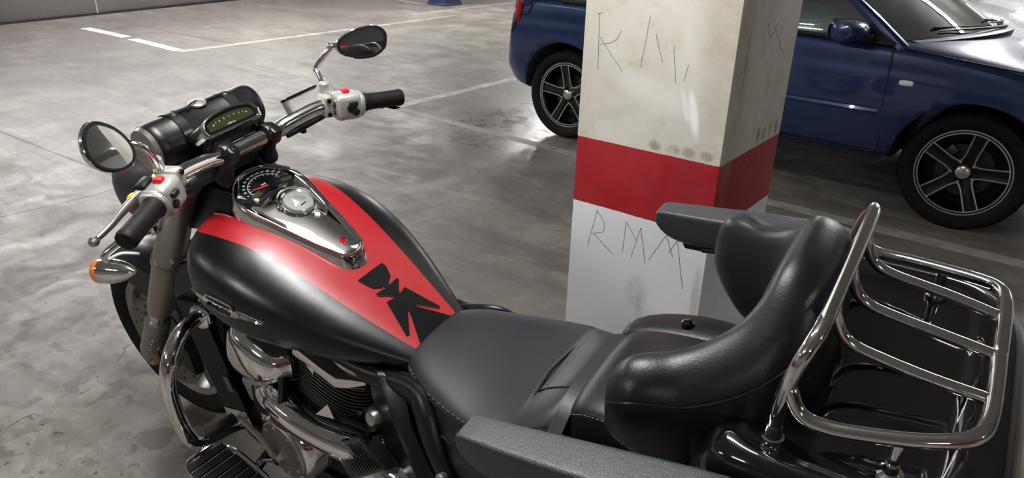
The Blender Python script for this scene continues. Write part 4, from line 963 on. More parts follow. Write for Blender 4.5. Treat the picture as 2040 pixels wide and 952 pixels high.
# ---- handlebar
def make_bars():
    b = MB(); r = .0165
    L = [V(1.066, 0, 1.034), V(1.066, .06, 1.034), V(1.064, .085, 1.036), V(1.056, .12, 1.044), V(1.035, .19, 1.054), V(1.010, .235, 1.050), V(.99, .28, 1.040), V(.955, .36, 1.028)]
    pts = [V(p[0], -p[1], p[2]) for p in reversed(L[1:])]+L
    rr = [.011, .012, .014, .016, r, r, r, r, r, r, r, .016, .014, .012, .011]
    b.tube(pts, rr, n=20, k=6); bars = b.build('handlebar', 'chrome', BIKE, label='thick chrome handlebar')
    for s in (1, -1):
        # grip
        g = MB(); A, B_ = V(.990, s*.280, 1.040), V(.953, s*.366, 1.0275); d = nrm(B_-A); L_ = np.linalg.norm(B_-A)
        g.lathe([(.012, -.004), (.0215, -.002), (.0225, .004), (.0200, .010), (.0195, .02), (.0190, L_*.5), (.0195, L_*.88), (.0200, L_*.93), (.0202, L_*1.0), (.0180, L_+.006), (.014, L_+.008), (.001, L_+.008)], A, d, 32)
        g.build('grip', 'black_rubber', bars)
        # switch housing
        c = V(1.011, s*.249, 1.046); X = nrm(d); Fz = nrm(V(0, 0, 1)-X[2]*X); Fy = np.cross(X, Fz)
        if Fy[0] > 0: Fy = -Fy                    # Fy points to the rider
        h = MB()
        def shell(a0, a1, ry, rz, e=.45):
            R = []
            for a, g_ in ((a0, .75), (a0+.003, .94), (a0+.008, 1.0), (a1-.010, 1.0), (a1-.003, .96), (a1, .86)):
                R.append([c+X*a+Fy*(ry*g_*math.copysign(abs(math.cos(t))**e, math.cos(t))+.002)+Fz*(rz*g_*math.copysign(abs(math.sin(t))**e, math.sin(t))-.004) for t in np.linspace(0, 2*PI, 29)[:-1]])
            return R
        h.loft(shell(-.033, .026, .027, .031)); h.loft(shell(.020, .036, .029, .029, .8)); 
        ho = h.build('switch_housing', 'silver_paint', bars, sharp=50)
        k = MB(); k.box(c+X*-.004+Fz*.029+Fy*.004, (.016, .018, .013), [X, Fy, Fz], .003); k.build('red_switch', 'button_red', ho, label='red switch')
        k = MB(); k.box(c+X*.004+Fy*.031+Fz*.006, (.020, .012, .012), [X, Fy, Fz], .003); k.lathe([(.009, 0), (.009, .006), (.006, .008), (.001, .008)], c+X*.010+Fy*.026-Fz*.014, Fy, 20)
        if s > 0: k.box(c+X*.006-Fy*.02+Fz*.028, (.036, .022, .012), [X, Fy, Fz], .005)
        else: k.lathe([(.011, 0), (.011, .004), (.001, .004)], c+X*.0+Fy*.028-Fz*.004, Fy, 20)
        k.build('switch_button', 'black_plastic', ho)
        # lever clamp and mirror boss
        m = MB(); c2 = V(1.034, s*.205, 1.053)
        m.box(c2, (.024, .046, .05), [X, Fy, Fz], .007); m.lathe([(.011, -.01), (.011, .03), (.008, .034)], c2+V(.012, s*.012, .016), (-.1, s*.12, 1), 20)
        mo = m.build('lever_clamp', 'silver_paint', bars)
        for z in (.016, -.016):
            k = MB(); k.lathe([(.0055, 0), (.0055, .004), (.003, .004), (.003, .001), (.001, .001)], c2+Fy*.0225+Fz*z, Fy, 16); k.build('clamp_bolt', 'black_plastic', mo)
        # lever
        lv = MB(); P0 = c2-Fy*.035+X*.02-Fz*(0 if s > 0 else .034)-X*(0 if s > 0 else .03); 
        lv.tube([P0, P0+X*.03-Fy*.006, P0+X*.08-Fy*.008, P0+X*.13-Fy*.006, P0+X*.170-Fy*.010], [.007, .0085, .008, .0062, .0055], n=12)
        lv.lathe([(.001, -.009), (.007, -.007), (.0095, 0), (.007, .007), (.001, .009)], P0+X*.172-Fy*.010, X, 16)
        lo = lv.build('clutch_lever' if s > 0 else 'brake_lever', 'brushed_silver', bars)
        if s > 0:
            y = MB(); y.tube([P0+X*.042-Fy*.010, P0+X*.05-Fy*.011], .0098, n=12, sp=False); y.build('lever_tape', 'yellow_tape', lo, label='yellow tape on the lever')
            hs = MB(); hs.box(c2-Fy*.024+X*.005, (.05, .035, .022), [X, Fy, Fz], .008); hs.build('lever_perch', 'silver_paint', lo)
        else:  # front brake reservoir
            rs = MB(); q = V(1.090, -.182, 1.066); ax = nrm(V(.10, 1, -.05)); up = nrm(V(.42, 0, .91)); F = (q, ax, nrm(np.cross(up, ax)), up)
            rs.prism([(-.040, -.020), (.034, -.020), (.040, -.012), (.040, .012), (.034, .020), (-.040, .020)], F, -.024, .012, bev=.003); rs.build('brake_reservoir', 'silver_paint', lo)
            rc = MB(); rc.prism([(-.043, -.022), (.036, -.022), (.042, -.012), (.042, .012), (.036, .022), (-.043, .022)], F, .010, .0155, bev=.002); rc.build('reservoir_cap', 'black_gloss', lo)
            cb = MB(); cb.tube([V(1.075, -.23, 1.020), V(1.078, -.18, 1.012), V(1.085, -.13, 1.010), V(1.11, -.09, 1.0)], .006, n=8); cb.tube([V(1.06, -.24, 1.018), V(1.063, -.17, 1.013), V(1.07, -.11, 1.008)], .0055, n=8); cb.box((1.07, -.155, 1.006), (.014, .012, .018), None, .003); cb.build('brake_hose', 'black_plastic', lo)
        # riser clamps
        cl = MB(); cc = V(1.066, s*.058, 1.034)
        cl.lathe([(.016, -.013), (.0245, -.013), (.026, -.010), (.026, .010), (.0245, .013), (.016, .013)], cc, (0, 1, 0), 28, loop=True)
        cl.box(cc+V(-.021, 0, .006), (.022, .025, .030), (0, -.5, 0), .006); cl.box(cc+V(.021, 0, .006), (.022, .025, .026), (0, .4, 0), .006)
        clo = cl.build('riser_clamp', 'satin_black', bars)
        for dx, dz in ((-.028, .016), (.018, .024)):
            k = MB(); k.lathe([(.0075, -.004), (.0075, .004), (.0045, .004), (.0042, .001), (.001, .001)], cc+V(dx, 0, dz), (-.4 if dx < 0 else .2, 0, 1), 18); k.build('clamp_bolt', 'black_gloss', clo)
        rz = MB(); rz.tube([cc+V(0, 0, -.01), cc+V(.012, 0, -.035), cc+V(.024, s*.004, -.06)], [.016, .015, .020], n=20); rz.build('riser', 'satin_black', clo)
    return bars
bars = make_bars()
# ---- mirrors
def make_mirror(s):
    # mirror head frame: e1 outward, e2 up, n faces the rider
    c = V(1.000, s*.318, 1.170)
    n_ = nrm(V(-.92, -.30, .22)) if s > 0 else nrm(V(-.86, .46, .12))
    SX, SY = (.86, .97) if s > 0 else (.98, .84); e1 = V(.004, .091, .046) if s > 0 else V(-.063, -.113, -.017); e1 = nrm(e1-np.dot(e1, n_)*n_); e2 = np.cross(n_, e1)
    if e2[2] < 0: e2 = -e2
    def egg(f, d=0.0):
        out = []
        for a in np.linspace(0, 2*PI, 49)[:-1]:
            x = .064*math.copysign(abs(math.cos(a))**.86, math.cos(a)); y = (.0435+.0085*math.cos(a)-.005*math.cos(a)**2)*math.copysign(abs(math.sin(a))**.86, math.sin(a))
            out.append(c+e1*x*f*SX+e2*(y*SY*f+.006*math.cos(a)*f)+n_*d)
        return out
    b = MB(); b.loft([egg(.35, -.024), egg(.60, -.021), egg(.80, -.015), egg(.94, -.006), egg(1.0, .001), egg(.985, .0045), egg(.95, .0055), egg(.925, .004)], cap=(True, True)); hd = b.build('mirror', 'chrome', BIKE, label='chrome backed oval rear view mirror on the %s bar end' % ('left' if s > 0 else 'right'))
    z = MB(); z.loft([egg(.93, .0035), egg(.925, .0060), egg(.83, .0062), egg(.82, .004)]); z.build('mirror_bezel', 'black_plastic', hd)
    g = MB(); G = []
    for f in (.84, .6, .3, .02): G.append(egg(f, .0050+.0014*(1-f*f)))
    g.loft([egg(.84, .003)]+G, cap=(True, True)); g.build('mirror_glass', 'mirror_glass', hd, sharp=20)
    m = MB()
    base = V(1.046, s*.220, 1.075)
    if s > 0: pts = [base, V(1.034, .226, 1.092), V(1.021, .243, 1.131), V(1.021, .254, 1.144), V(1.030, .265, 1.150)]; rr = [.0085, .0075, .0065, .0065, .0065]
    else: pts = [base, V(1.050, -.224, 1.095), V(1.066, -.229, 1.120), V(1.072, -.232, 1.128), V(1.050, -.252, 1.160), V(1.040, -.262, 1.172)]; rr = [.0085, .007, .0058, .0062, .006, .006]
    m.tube(pts, rr, n=12, k=5); m.lathe([(.0115, 0), (.0115, .012), (.008, .014)], base-V(0, 0, .004), (-.1, 0, 1), 6); m.lathe([(.001, -.010), (.006, -.007), (.0085, 0), (.006, .007), (.001, .010)], pts[-1]+V(.004, 0, 0), (0, 1, 0), 16)
    m.tube([pts[-1], pts[-1]*.4+c*.6-n_*.02], .0065, n=10, sp=False)
    m.build('mirror_stem', 'chrome', hd)
make_mirror(1); make_mirror(-1)
# ---- tachometer pod
def make_tach():
    c = V(1.098, .007, 1.088); n_ = nrm(V(-1, .0, .62)); e1 = V(0, 1, 0); e2 = np.cross(e1, n_); e2 = e2 if e2[2] > 0 else -e2
    def shape(f, fy=1.0):
        pts = [(-.070, -.020), (-.066, -.023), (.066, -.023), (.070, -.020), (.074, -.004), (.070, .003)]+[(.070*math.cos(a), .003+.024*math.sin(a)) for a in np.linspace(.25, PI-.25, 13)]+[(-.070, .003), (-.074, -.004)]
        return [(p[0]*f, (p[1])*fy) for p in pts]
    F = (c, e1, e2*.80, n_)
    def R(f, fy, d, up=0.0): return [fp(F, x, y+up, d) for x, y in shape(f, fy)]
    b = MB(); b.loft([R(.80, .62, -.064, .004), R(1.0, 1.0, -.058, .002), R(1.04, 1.18, -.040, .001), R(1.02, 1.14, -.008), R(1.03, 1.18, .001), R(1.02, 1.16, .0055), R(.97, 1.04, .0075), R(.92, .92, .0065), R(.90, .86, .002)], cap=(True, True))
    pod = b.build('tachometer', 'chrome', BIKE, label='chrome arched tachometer pod', sharp=45)
    f = MB(); f.prism(shape(.90, .87), F, -.012, .0030); f.build('tachometer_lens', 'gauge_face', pod)
    l = MB(); l.prism([(-.057, -.013), (.057, -.013), (.057, .002)]+[(.057*math.cos(a), .002+.0155*math.sin(a)) for a in np.linspace(.2, PI-.2, 11)]+[(-.057, .002)], F, 0, .0036); l.build('lcd_screen', 'lcd_screen', pod)
    t = MB(); nF = lambda x, y: (fp(F, x, y, .0040), -e1, e2, n_)
    for i in range(9): a = PI-(.42+i*.285); t.text(str(i), nF(-.047*math.cos(a)*-1, -.005+.0125*math.sin(a)), .0050, .0002)
    t.text('x1000 r/min', nF(.002, -.010), .0042, .0002); t.build('tachometer_print', 'white_print', pod)
    s = MB(); s.box(c+V(.02, 0, -.040), (.05, .125, .030), (0, .3, 0), .008); s.tube([V(1.10, .06, 1.05), V(1.08, .05, 1.035)], .008); s.build('tachometer_bracket', 'satin_black', pod)
make_tach()
# ---- triple clamp, nacelle, fork, wheel
def make_front():
    tc = MB()
    tc.prism([(-.055, -.095), (-.02, -.125), (.035, -.13), (.06, -.10), (.06, .10), (.035, .13), (-.02, .125), (-.055, .095), (-.075, .05), (-.075, -.05)], frame(V(1.165, 0, .955), (1, 0, -.55), (0, 1, 0)), -.013, .013, bev=.005)
    t = tc.build('triple_clamp', 'satin_black', BIKE)
    for s in (1, -1):
        k = MB(); k.lathe([(.033, -.02), (.034, .018), (.029, .024), (.022, .026), (.020, .022), (.001, .021)], V(1.175, s*.10, .968), (-.48, 0, .88), 28); k.build('fork_cap', 'brushed_silver', t)
    ig = MB(); ig.loft([[V(x, y, z) for y, z in ((-w_, z0), (-w_*.8, z1), (w_*.8, z1), (w_, z0))] for x, w_, z0, z1 in ((1.09, .05, .86, .925), (1.12, .085, .85, .945), (1.20, .10, .84, .95), (1.28, .09, .82, .93))]); ig.lathe([(.014, 0), (.015, .008), (.009, .012), (.009, .006), (.001, .006)], V(1.125, .035, .946), (-.2, 0, 1), 24, mi=1); ig.build('steering_head_cover', ['satin_black', 'chrome'], BIKE, label='satin black steering head cover with ignition lock')
    # headlight nacelle
    n_ = MB(); R = []
    for x, ry, rz, z in ((1.22, .07, .05, .93), (1.25, .105, .085, .92), (1.30, .128, .108, .905), (1.37, .136, .118, .895), (1.43, .130, .112, .885), (1.47, .115, .10, .877), (1.485, .105, .092, .875)):
        R.append([V(x, ry*math.copysign(abs(math.cos(a))**.85, math.cos(a)), z+rz*math.copysign(abs(math.sin(a))**.85, math.sin(a))) for a in np.linspace(0, 2*PI, 41)[:-1]])
    n_.loft(R); no = n_.build('headlight_cowl', 'cowl_grey', BIKE, sub=1, label='dark grey headlight cowl')
    h = MB(); h.lathe([(.088, 0), (.088, .012), (.07, .03), (.03, .04), (.001, .042)], V(1.483, 0, .875), (1, 0, -.05), 40); h.build('headlight_lens', 'lens_clear', no)
    d = nrm(V(1.62-1.175, 0, .31-.968)); 
    for s in (1, -1):
        A = V(1.175, s*.108, .968); at = lambda k: A+d*k
        f = MB(); f.lathe([(.033, .02), (.034, .03), (.037, .22), (.038, .30)], at(0), d, 32); f.lathe([(.039, .295), (.042, .297), (.042, .31), (.039, .318)], at(0), d, 32); f.lathe([(.037, .31), (.035, .50), (.033, .53), (.031, .545), (.026, .548)], at(0), d, 32)
        fo = f.build('fork_tube', 'brushed_silver', BIKE, label='brushed silver fork leg')
        g = MB(); g.lathe([(.024, .54), (.024, .62)], at(0), d, 24); g.build('fork_stanchion', 'chrome', fo)
        g = MB(); g.lathe([(.026, .602), (.032, .604), (.034, .615), (.033, .63), (.034, .70), (.036, .76), (.028, .79), (.010, .80)], at(0), d, 28)
        g.lathe([(.034, -.022), (.036, -.01), (.036, .015), (.030, .022), (.020, .022), (.019, .012), (.001, .012)], V(1.630, s*.100, .300), (0, s, 0), 28)
        g.loft([[V(x, s*(.10+w_), z+h) for w_, h in ((-.012, -.014), (.012, -.014), (.012, .014), (-.012, .014))] for x, z in ((1.60, .36), (1.55, .33), (1.50, .33), (1.475, .36))])
        g.build('fork_bottom', 'cast_aluminium', fo)
    lt = MB(); lt.box(V(1.315, 0, .735), (.07, .27, .035), (0, .55, 0), .012); lt.build('lower_yoke', 'brushed_silver', BIKE)
    # wheel
    W = V(1.645, -.02, .295); ax = (0, 1, 0)
    t = MB(); t.lathe([(.208, -.045), (.225, -.058), (.255, -.062), (.277, -.050), (.289, -.028), (.293, 0), (.289, .028), (.277, .050), (.255, .062), (.225, .058), (.208, .045)], W, ax, 72, loop=True)
    for k in range(40):
        a = k*2*PI/40
        for s in (1, -1):
            p = [W+V(math.cos(a+da)*r, s*yy, math.sin(a+da)*r) for da, r, yy in ((0, .2935, .004), (.03, .2905, .024), (.045, .2795, .046))]; t.tube(p, .0022, n=4, sp=False, rounded=False)
    ty = t.build('front_tyre', 'tyre', BIKE, label='black front tyre')
    r = MB(); r.lathe([(.19, -.040), (.214, -.048), (.216, -.042), (.202, -.03), (.195, 0), (.202, .03), (.216, .042), (.214, .048), (.19, .040)], W, ax, 72, loop=True)
    for k in range(5):
        a = .5+k*2*PI/5; dd = V(math.cos(a), 0, math.sin(a)); nn = V(-math.sin(a), 0, math.cos(a))
        r.loft([[W+dd*q+nn*w_+V(0, h, 0), W+dd*q-nn*w_+V(0, h, 0), W+dd*q-nn*w_-V(0, h, 0), W+dd*q+nn*w_-V(0, h, 0)] for q, w_, h in ((.03, .028, .035), (.12, .016, .018), (.195, .024, .020))])
    r.lathe([(.001, -.055), (.04, -.055), (.045, -.03), (.045, .03), (.04, .055), (.001, .055)], W, ax, 28); r.build('front_rim', 'wheel_grey', ty)
    for s in (1, -1):
        dk = MB(); dk.lathe([(.085, s*.066), (.150, s*.066), (.150, s*.072), (.085, s*.072)], W, ax, 56, loop=True)
        for k in range(24):
            a = k*2*PI/24; dk.lathe([(.0045, 0), (.0045, .003), (.001, .003)], W+V(math.cos(a)*(.105+.025*(k % 2)), s*.0705, math.sin(a)*(.105+.025*(k % 2))), (0, s, 0), 8, mi=1)
        for k in range(5):
            a = k*2*PI/5; dk.tube([W+V(math.cos(a)*.04, s*.060, math.sin(a)*.04), W+V(math.cos(a)*.09, s*.069, math.sin(a)*.09)], .008, n=8, sp=False)
        dk.build('brake_disc', ['disc_steel', 'black_plastic'], ty)
        cp = MB(); R = []
        for aa in np.linspace(2.65, 3.45, 9): R.append([W+V(math.cos(aa)*q, s*yy, math.sin(aa)*q) for q, yy in ((.10, .052), (.155, .052), (.165, .07), (.155, .094), (.11, .094), (.10, .075))])
        cp.loft(R); cp.build('brake_caliper', 'satin_black', BIKE, label='black front brake caliper')
    f = MB(); fn = lambda u, v: W+V(math.cos(u)*(.316-.03*v*v), .078*v, math.sin(u)*(.316-.03*v*v))
    f.grid(fn, np.linspace(.95, 2.75, 28), np.linspace(-1, 1, 13), thick=.004); 
    for s in (1, -1):
        f.loft([[W+V(math.cos(u)*q, s*yy, math.sin(u)*q) for q, yy in ((.29, .077), (.29, .081), (h_, .081), (h_, .077))] for u, h_ in ((.98, .28), (1.1, .25), (1.3, .22), (1.6, .19), (1.9, .20), (2.2, .23), (2.6, .27))])
    f.build('front_fender', 'satin_black', BIKE, label='dark front mudguard over the tyre')
make_front()
# ---- indicators
for s in (1, -1):
    c = V(1.330, s*.248, .772); ax = nrm(V(1, s*.30, -.10))
    b = MB(); b.lathe([(.001, -.068), (.008, -.062), (.016, -.048), (.0245, -.026), (.029, .0), (.030, .016), (.0295, .022)], c, ax, 36); bo = b.build('indicator', 'chrome', BIKE, label='chrome bullet indicator with amber lens')
    l = MB(); l.lathe([(.029, .0215), (.0295, .034), (.025, .042), (.012, .047), (.001, .048)], c, ax, 36); l.build('indicator_lens', 'amber_lens', bo, label='amber lens')
    m = MB(); m.tube([c+V(-.0, 0, .025), c+V(0, -s*.002, .045), V(1.30, s*.19, .845), V(1.285, s*.155, .850)], [.010, .010, .012, .015], n=16); m.lathe([(.018, 0), (.022, .004), (.022, .014), (.017, .018)], V(1.287, s*.162, .8495), (0, -s, 0.1), 24); m.build('indicator_stalk', 'chrome', bo)
    k = MB(); k.tube([c+V(-.01, 0, .036), c+V(-.03, -s*.02, .045), c+V(-.04, -s*.05, .03)], .0035, n=8); k.build('indicator_wire', 'white_print', bo)
# ---- leather tool roll strapped in front of the bars
def make_roll():
    root = None; A, B_ = V(1.212, .136, 1.050), V(1.212, -.136, 1.050); r = .052
    b = MB(); prof = []
    for k, (t, f) in enumerate([(-.002, .90), (.004, .985), (.02, 1.0), (.06, .985), (.064, 1.012), (.075, 1.012), (.079, .985), (.136, .99), (.195, .985), (.199, 1.012), (.21, 1.012), (.214, .985), (.255, 1.0), (.268, .985), (.274, .90)]): prof.append((r*f, t))
    b.lathe(prof, A, (0, -1, 0), 48); o = b.build('tool_roll', 'roll_leather', None)
    thing(o, 'black leather tool roll strapped across behind the round mirror with a silver concho', 'tool bag')
    e = MB(); e.lathe([(r*.90, -.004), (r*.94, -.001), (r*.86, -.010), (.001, -.016)], A, (0, -1, 0), 48); e.build('roll_end_cap', 'brushed_silver', o, label='pale metallic end cap')
    for t in (.069, .204):
        s = MB(); s.lathe([(r*1.0, t-.011), (r*1.045, t-.011), (r*1.045, t+.011), (r*1.0, t+.011)], A, (0, -1, 0), 48, loop=True); s.build('roll_strap', 'roll_leather', o)
        k = MB(); c = A+V(0, -t, 0)+V(-.25, 0, 1)/1.03*(r*1.045); k.lathe([(.001, .003), (.003, .0026), (.004, .001), (.0045, -.002)], c, (-.25, 0, 1), 20); k.build('strap_rivet', 'brushed_silver', o)
    fl = MB(); R = []
    for a in np.linspace(.05, 1.75, 14): R.append([A+V(-math.cos(a)*(r*q)*-1, -y, math.sin(a)*(r*q)) for y, q in ((.082, 1.0), (.084, 1.05), (.19, 1.05), (.192, 1.0))])
    fl.loft(R); fl.build('roll_flap', 'roll_leather', o)
    n_ = nrm(V(-.10, 0, 1)); c = A+V(0, -.136, 0)+n_*(r*1.05)
    k = MB(); k.lathe([(.019, -.002), (.019, .0015), (.017, .003), (.008, .004), (.0075, .006), (.001, .007)], c, n_, 32); k.build('concho', 'cap_steel', o, label='round silver concho')
    l = MB(); l.tube([c+V(0, 0, .006), c+V(-.004, .02, .005), c+V(-.012, .034, -.002)], .0022, n=6); l.build('concho_lace', 'roll_leather', o)
    # same pose as the motorcycle
    M = Matrix.Translation(BIKE.location) @ Euler(BIKE.rotation_euler).to_matrix().to_4x4(); o.matrix_world = M
    for ch in o.children: pass
make_roll()
# ---- frame and radiator
def make_frame():
    b = MB()
    for s in (1, -1):
        b.tube([V(1.16, s*.035, .84), V(1.21, s*.075, .66), V(1.235, s*.10, .50), V(1.215, s*.115, .30), V(1.15, s*.12, .22), V(.90, s*.12, .20), (V(.60, s*.12, .22)), V(.50, s*.10, .40), V(.52, s*.08, .58)], [.026, .026, .025, .025, .024, .022, .022, .022, .022], n=14)
    b.tube([V(1.14, 0, .86), V(.95, 0, .665), V(.65, 0, .64), V(.30, 0, .58), V(.05, 0, .52)], .03, n=14)
    f = b.build('frame', 'satin_black', BIKE, label='black tubular frame')
    r = MB(); r.box(V(1.235, 0, .46), (.05, .26, .34), (0, .12, 0), .012); r.build('radiator', 'satin_black', BIKE, label='black radiator between the frame tubes')
    c = MB()
    c.loft([[V(x, y, z) for x, y in ((x0-.035, .135), (x0+.035, .150), (x0+.04, .10), (x0-.03, .10))] for x0, z in ((1.265, .64), (1.255, .55), (1.24, .45), (1.225, .36), (1.215, .31))]); c.build('radiator_cover', 'satin_black', f)
    c = MB(); c.loft([[V(x0+dx, y, z) for dx, y in ((-.035, .137), (.035, .152), (.04, .10), (-.03, .10))] for x0, z in ((1.215, .308), (1.205, .262))]); c.build('cover_cap', 'chrome', f, label='chrome foot of the radiator cover')
    pl = MB(); pl.box(V(1.205, .1435, .40), (.016, .002, .05), (0, .12, .2), 0); pl.build('name_plate', 'disc_steel', f)
    s = MB(); s.loft([[V(x, s_*y, z) for s_, y in ((1, .05), (1, y_))]+[V(x, -y_, z), V(x, -.05, z)] for x, y_, z in ((1.33, .10, .74), (1.345, .11, .66), (1.33, .10, .58))]) if False else None
    for sg in (1, -1):
        sh = MB(); sh.loft([[V(x+dx, sg*(y+dy), z) for dx, dy in ((-.05, 0), (.045, .010), (.045, -.006), (-.05, -.012))] for x, y, z in ((1.27, .105, .74), (1.30, .125, .66), (1.30, .13, .58), (1.28, .12, .50))])
        sh.build('radiator_shroud', 'cowl_grey', BIKE, sub=1, label='dark grey radiator shroud')
make_frame()
# ---- crash bar
def crash_bar():
    b = MB(); P = []
    for s in (1, -1):
        pts = [V(1.235, s*.115, .60), V(1.225, s*.155, .612), V(1.205, s*.215, .613), V(1.19, s*.262, .585), V(1.185, s*.288, .54), V(1.19, s*.296, .48), V(1.195, s*.294, .395), V(1.198, s*.282, .33), V(1.20, s*.25, .294), V(1.205, s*.19, .275), V(1.215, s*.11, .245)]
        b.tube(pts, .0185, n=20, k=6)
        b.lathe([(.028, 0), (.031, .004), (.031, .014), (.024, .018)], V(1.228, s*.132, .606), (-.2, s*1, .2), 28)
        b.tube([V(1.232, s*.125, .632), V(1.231, s*.128, .648)], .005, n=8)
    b.build('crash_bar', 'chrome', BIKE, label='thick chrome crash bar')
crash_bar()
# ---- engine
def make_engine():
    c = MB(); c.box(V(.93, 0, .36), (.42, .26, .30), None, .05, seg=4); c.box(V(.70, 0, .38), (.30, .24, .28), None, .05, seg=4)
    eng = c.build('engine', 'satin_black', BIKE, label='black and chrome V-twin engine')
    def cyl(base, ax, r, n, L, name):
        m = MB(); ax = nrm(ax); u = nrm(np.cross(ax, (0, 1, 0))); v = np.cross(ax, u)
        sh = lambda k, z: [np.asarray(base)+ax*z+u*(k*math.copysign(abs(math.cos(a))**.7, math.cos(a)))+v*(k*math.copysign(abs(math.sin(a))**.7, math.sin(a))) for a in np.linspace(0, 2*PI, 41)[:-1]]
        R = []
        for i in range(n):
            z = L*i/n; f = r*(1.0-.10*abs(i/n-.5)); R += [sh(f*.84, z), sh(f, z+.001), sh(f, z+L/n*.38), sh(f*.84, z+L/n*.40)]
        m.loft(R, mis=None); o = m.build(name, 'satin_black', eng, sharp=30); 
        e = MB()
        for i in range(n):
            z = L*i/n+L/n*.19; f = r*(1.0-.10*abs(i/n-.5)); e.tube(sh(f, z), .0009, n=4, sp=False, closed=True, rounded=False)
        e.build('cylinder_fin_edges', 'brushed_silver', eng); return o
    cyl((.88, .01, .42), (-.32, 0, 1), .128, 19, .21, 'rear_cylinder'); cyl((1.00, .01, .42), (.30, 0, 1), .120, 15, .17, 'front_cylinder')
    # rear head cover (pale chrome slab) with cooling tip
    h = MB(); ax = nrm(V(-.32, 0, 1)); F = frame(V(.795, .055, .655), (1, 0, .32), (0, 1, 0)); F = (F[0], F[1], F[2], ax)
    h.prism([(-.095, -.10), (.095, -.10), (.110, .060), (.075, .108), (-.050, .112), (-.100, .075)], F, -.030, -.006, bev=.005); h.build('rear_head_cover', 'chrome', eng)
    h = MB(); h.loft([[V(x, .138+dy, z+dz) for dy, dz in ((-.03, .02), (.012, .012), (.016, -.01), (-.03, -.02))] for x, z in ((.865, .665), (.855, .635), (.835, .61))]); h.build('plug_cover', 'chrome', eng)
    # domed chrome cover low at the front with black crown
    d = MB(); c = V(1.035, .130, .565); ax = nrm(V(.05, 1, .12)); u = nrm(V(1, -.1, .05)); u = nrm(u-np.dot(u, ax)*ax); v = np.cross(ax, u); v = v if v[2] > 0 else -v
    def rg(k, h): 
        o = []
        for a in np.linspace(0, 2*PI, 49)[:-1]:
            x = .104*k*math.copysign(abs(math.cos(a))**.8, math.cos(a)); y = .070*k*math.copysign(abs(math.sin(a))**.8, math.sin(a)); y *= (1+.25*x/.098)
            o.append(c+u*x+v*y+ax*h)
        return o
    d.loft([rg(.9, -.05), rg(1.0, -.012), rg(1.03, -.004), rg(1.03, .004), rg(.98, .010), rg(.93, .022), rg(.82, .038), rg(.6, .052), rg(.3, .058), rg(.05, .059)]); d.build('intake_cover', 'chrome', eng, label='domed chrome cover')
    k = MB(); k.loft([[p+v*.034-ax*.06 for p in rg(.95, -.03)], [p+v*.036-ax*.015 for p in rg(.95, -.0)], [p+v*.034 for p in rg(.88, -.0)], [p+v*.030+ax*.008 for p in rg(.7, 0)]]); k.build('intake_shell', 'satin_black', eng)
    # clutch cover
    cc = V(.945, .200, .362); ax = nrm(V(.10, 1, .06))
    m = MB(); m.lathe([(.098, -.07), (.094, -.02), (.088, -.002), (.081, .005), (.077, .003)], cc, ax, 56, cap=(True, True)); m.build('clutch_housing', 'chrome', eng)
    m = MB(); m.lathe([(.076, 0), (.0765, .009), (.073, .012), (.001, .014)], cc, ax, 56); co = m.build('clutch_cover', 'brushed_silver', eng, label='round brushed clutch cover')
    m = MB(); h = nrm(np.cross(ax, (1, 0, 0))); g = np.cross(ax, h)
    for i in range(8): a = i*PI/4+.2; m.lathe([(.001, .0035), (.0035, .003), (.0045, 0)], cc+h*math.cos(a)*.063+g*math.sin(a)*.063+ax*.012, ax, 12)
    m.build('cover_bolts', 'chrome', eng)
    # chrome pipes and covers
    m = MB()
    m.tube([V(1.05, .14, .455), V(.99, .165, .475), V(.90, .185, .475), V(.80, .19, .472), V(.72, .185, .475), V(.66, .175, .470)], [.030, .034, .036, .036, .040, .040], n=20); m.build('engine_side_cover', 'chrome', eng)
    m = MB(); m.tube([V(1.06, .12, .52), V(1.02, .15, .49), V(.97, .17, .455)], [.018, .022, .024], n=14); m.tube([V(1.09, .11, .50), V(1.055, .14, .47), V(1.02, .165, .43)], [.016, .02, .02], n=14); m.build('coolant_pipe', 'chrome', eng)
    m = MB(); m.box(V(1.075, .135, .445), (.075, .05, .075), (0, .2, 0), .012); m.build('pump_housing', 'cast_aluminium', eng)
    m = MB(); m.tube([V(.955, .19, .47), V(.93, .205, .468), V(.90, .205, .462)], .015, n=14); m.build('oil_line', 'bronze_pipe', eng)
    m = MB(); m.tube([V(.95, .15, .55), V(.925, .19, .50), V(.915, .205, .475)], .010, n=10); m.tube([V(1.12, .12, .48), V(1.02, .19, .455), V(.96, .20, .462)], .006, n=8); m.build('rubber_hose', 'black_rubber', eng)
    m = MB(); R = []
    for x, y, z, w_, hh in ((.745, .175, .40, .02, .05), (.71, .185, .40, .03, .075), (.65, .190, .40, .035, .080), (.58, .19, .40, .035, .075), (.54, .18, .40, .03, .05)):
        R.append([V(x, y-.03+(w_+.03)*max(0, math.cos(a))+(-.03*min(0, math.cos(a))*-1), z+hh*math.sin(a)) for a in np.linspace(0, 2*PI, 29)[:-1]])
    m.loft(R); m.build('sprocket_cover', 'chrome', eng, sub=1)
    Q = [V(.765, .205, .485), V(.672, .190, .535), V(.598, .205, .490), V(.680, .232, .440)]
    nn = nrm(np.cross(Q[1]-Q[0], Q[3]-Q[0])); nn = nn if nn[1] > 0 else -nn
    m.v, m.f = [], []; m = MB(); m.loft([[q-nn*.03 for q in Q], [q+nn*.006 for q in Q], [sum(Q)/4+(q-sum(Q)/4)*.93+nn*.010 for q in Q]], smooth=False); pn = m.build('ribbed_cover', 'black_gloss', eng, label='ribbed gloss black cover')
    m = MB()
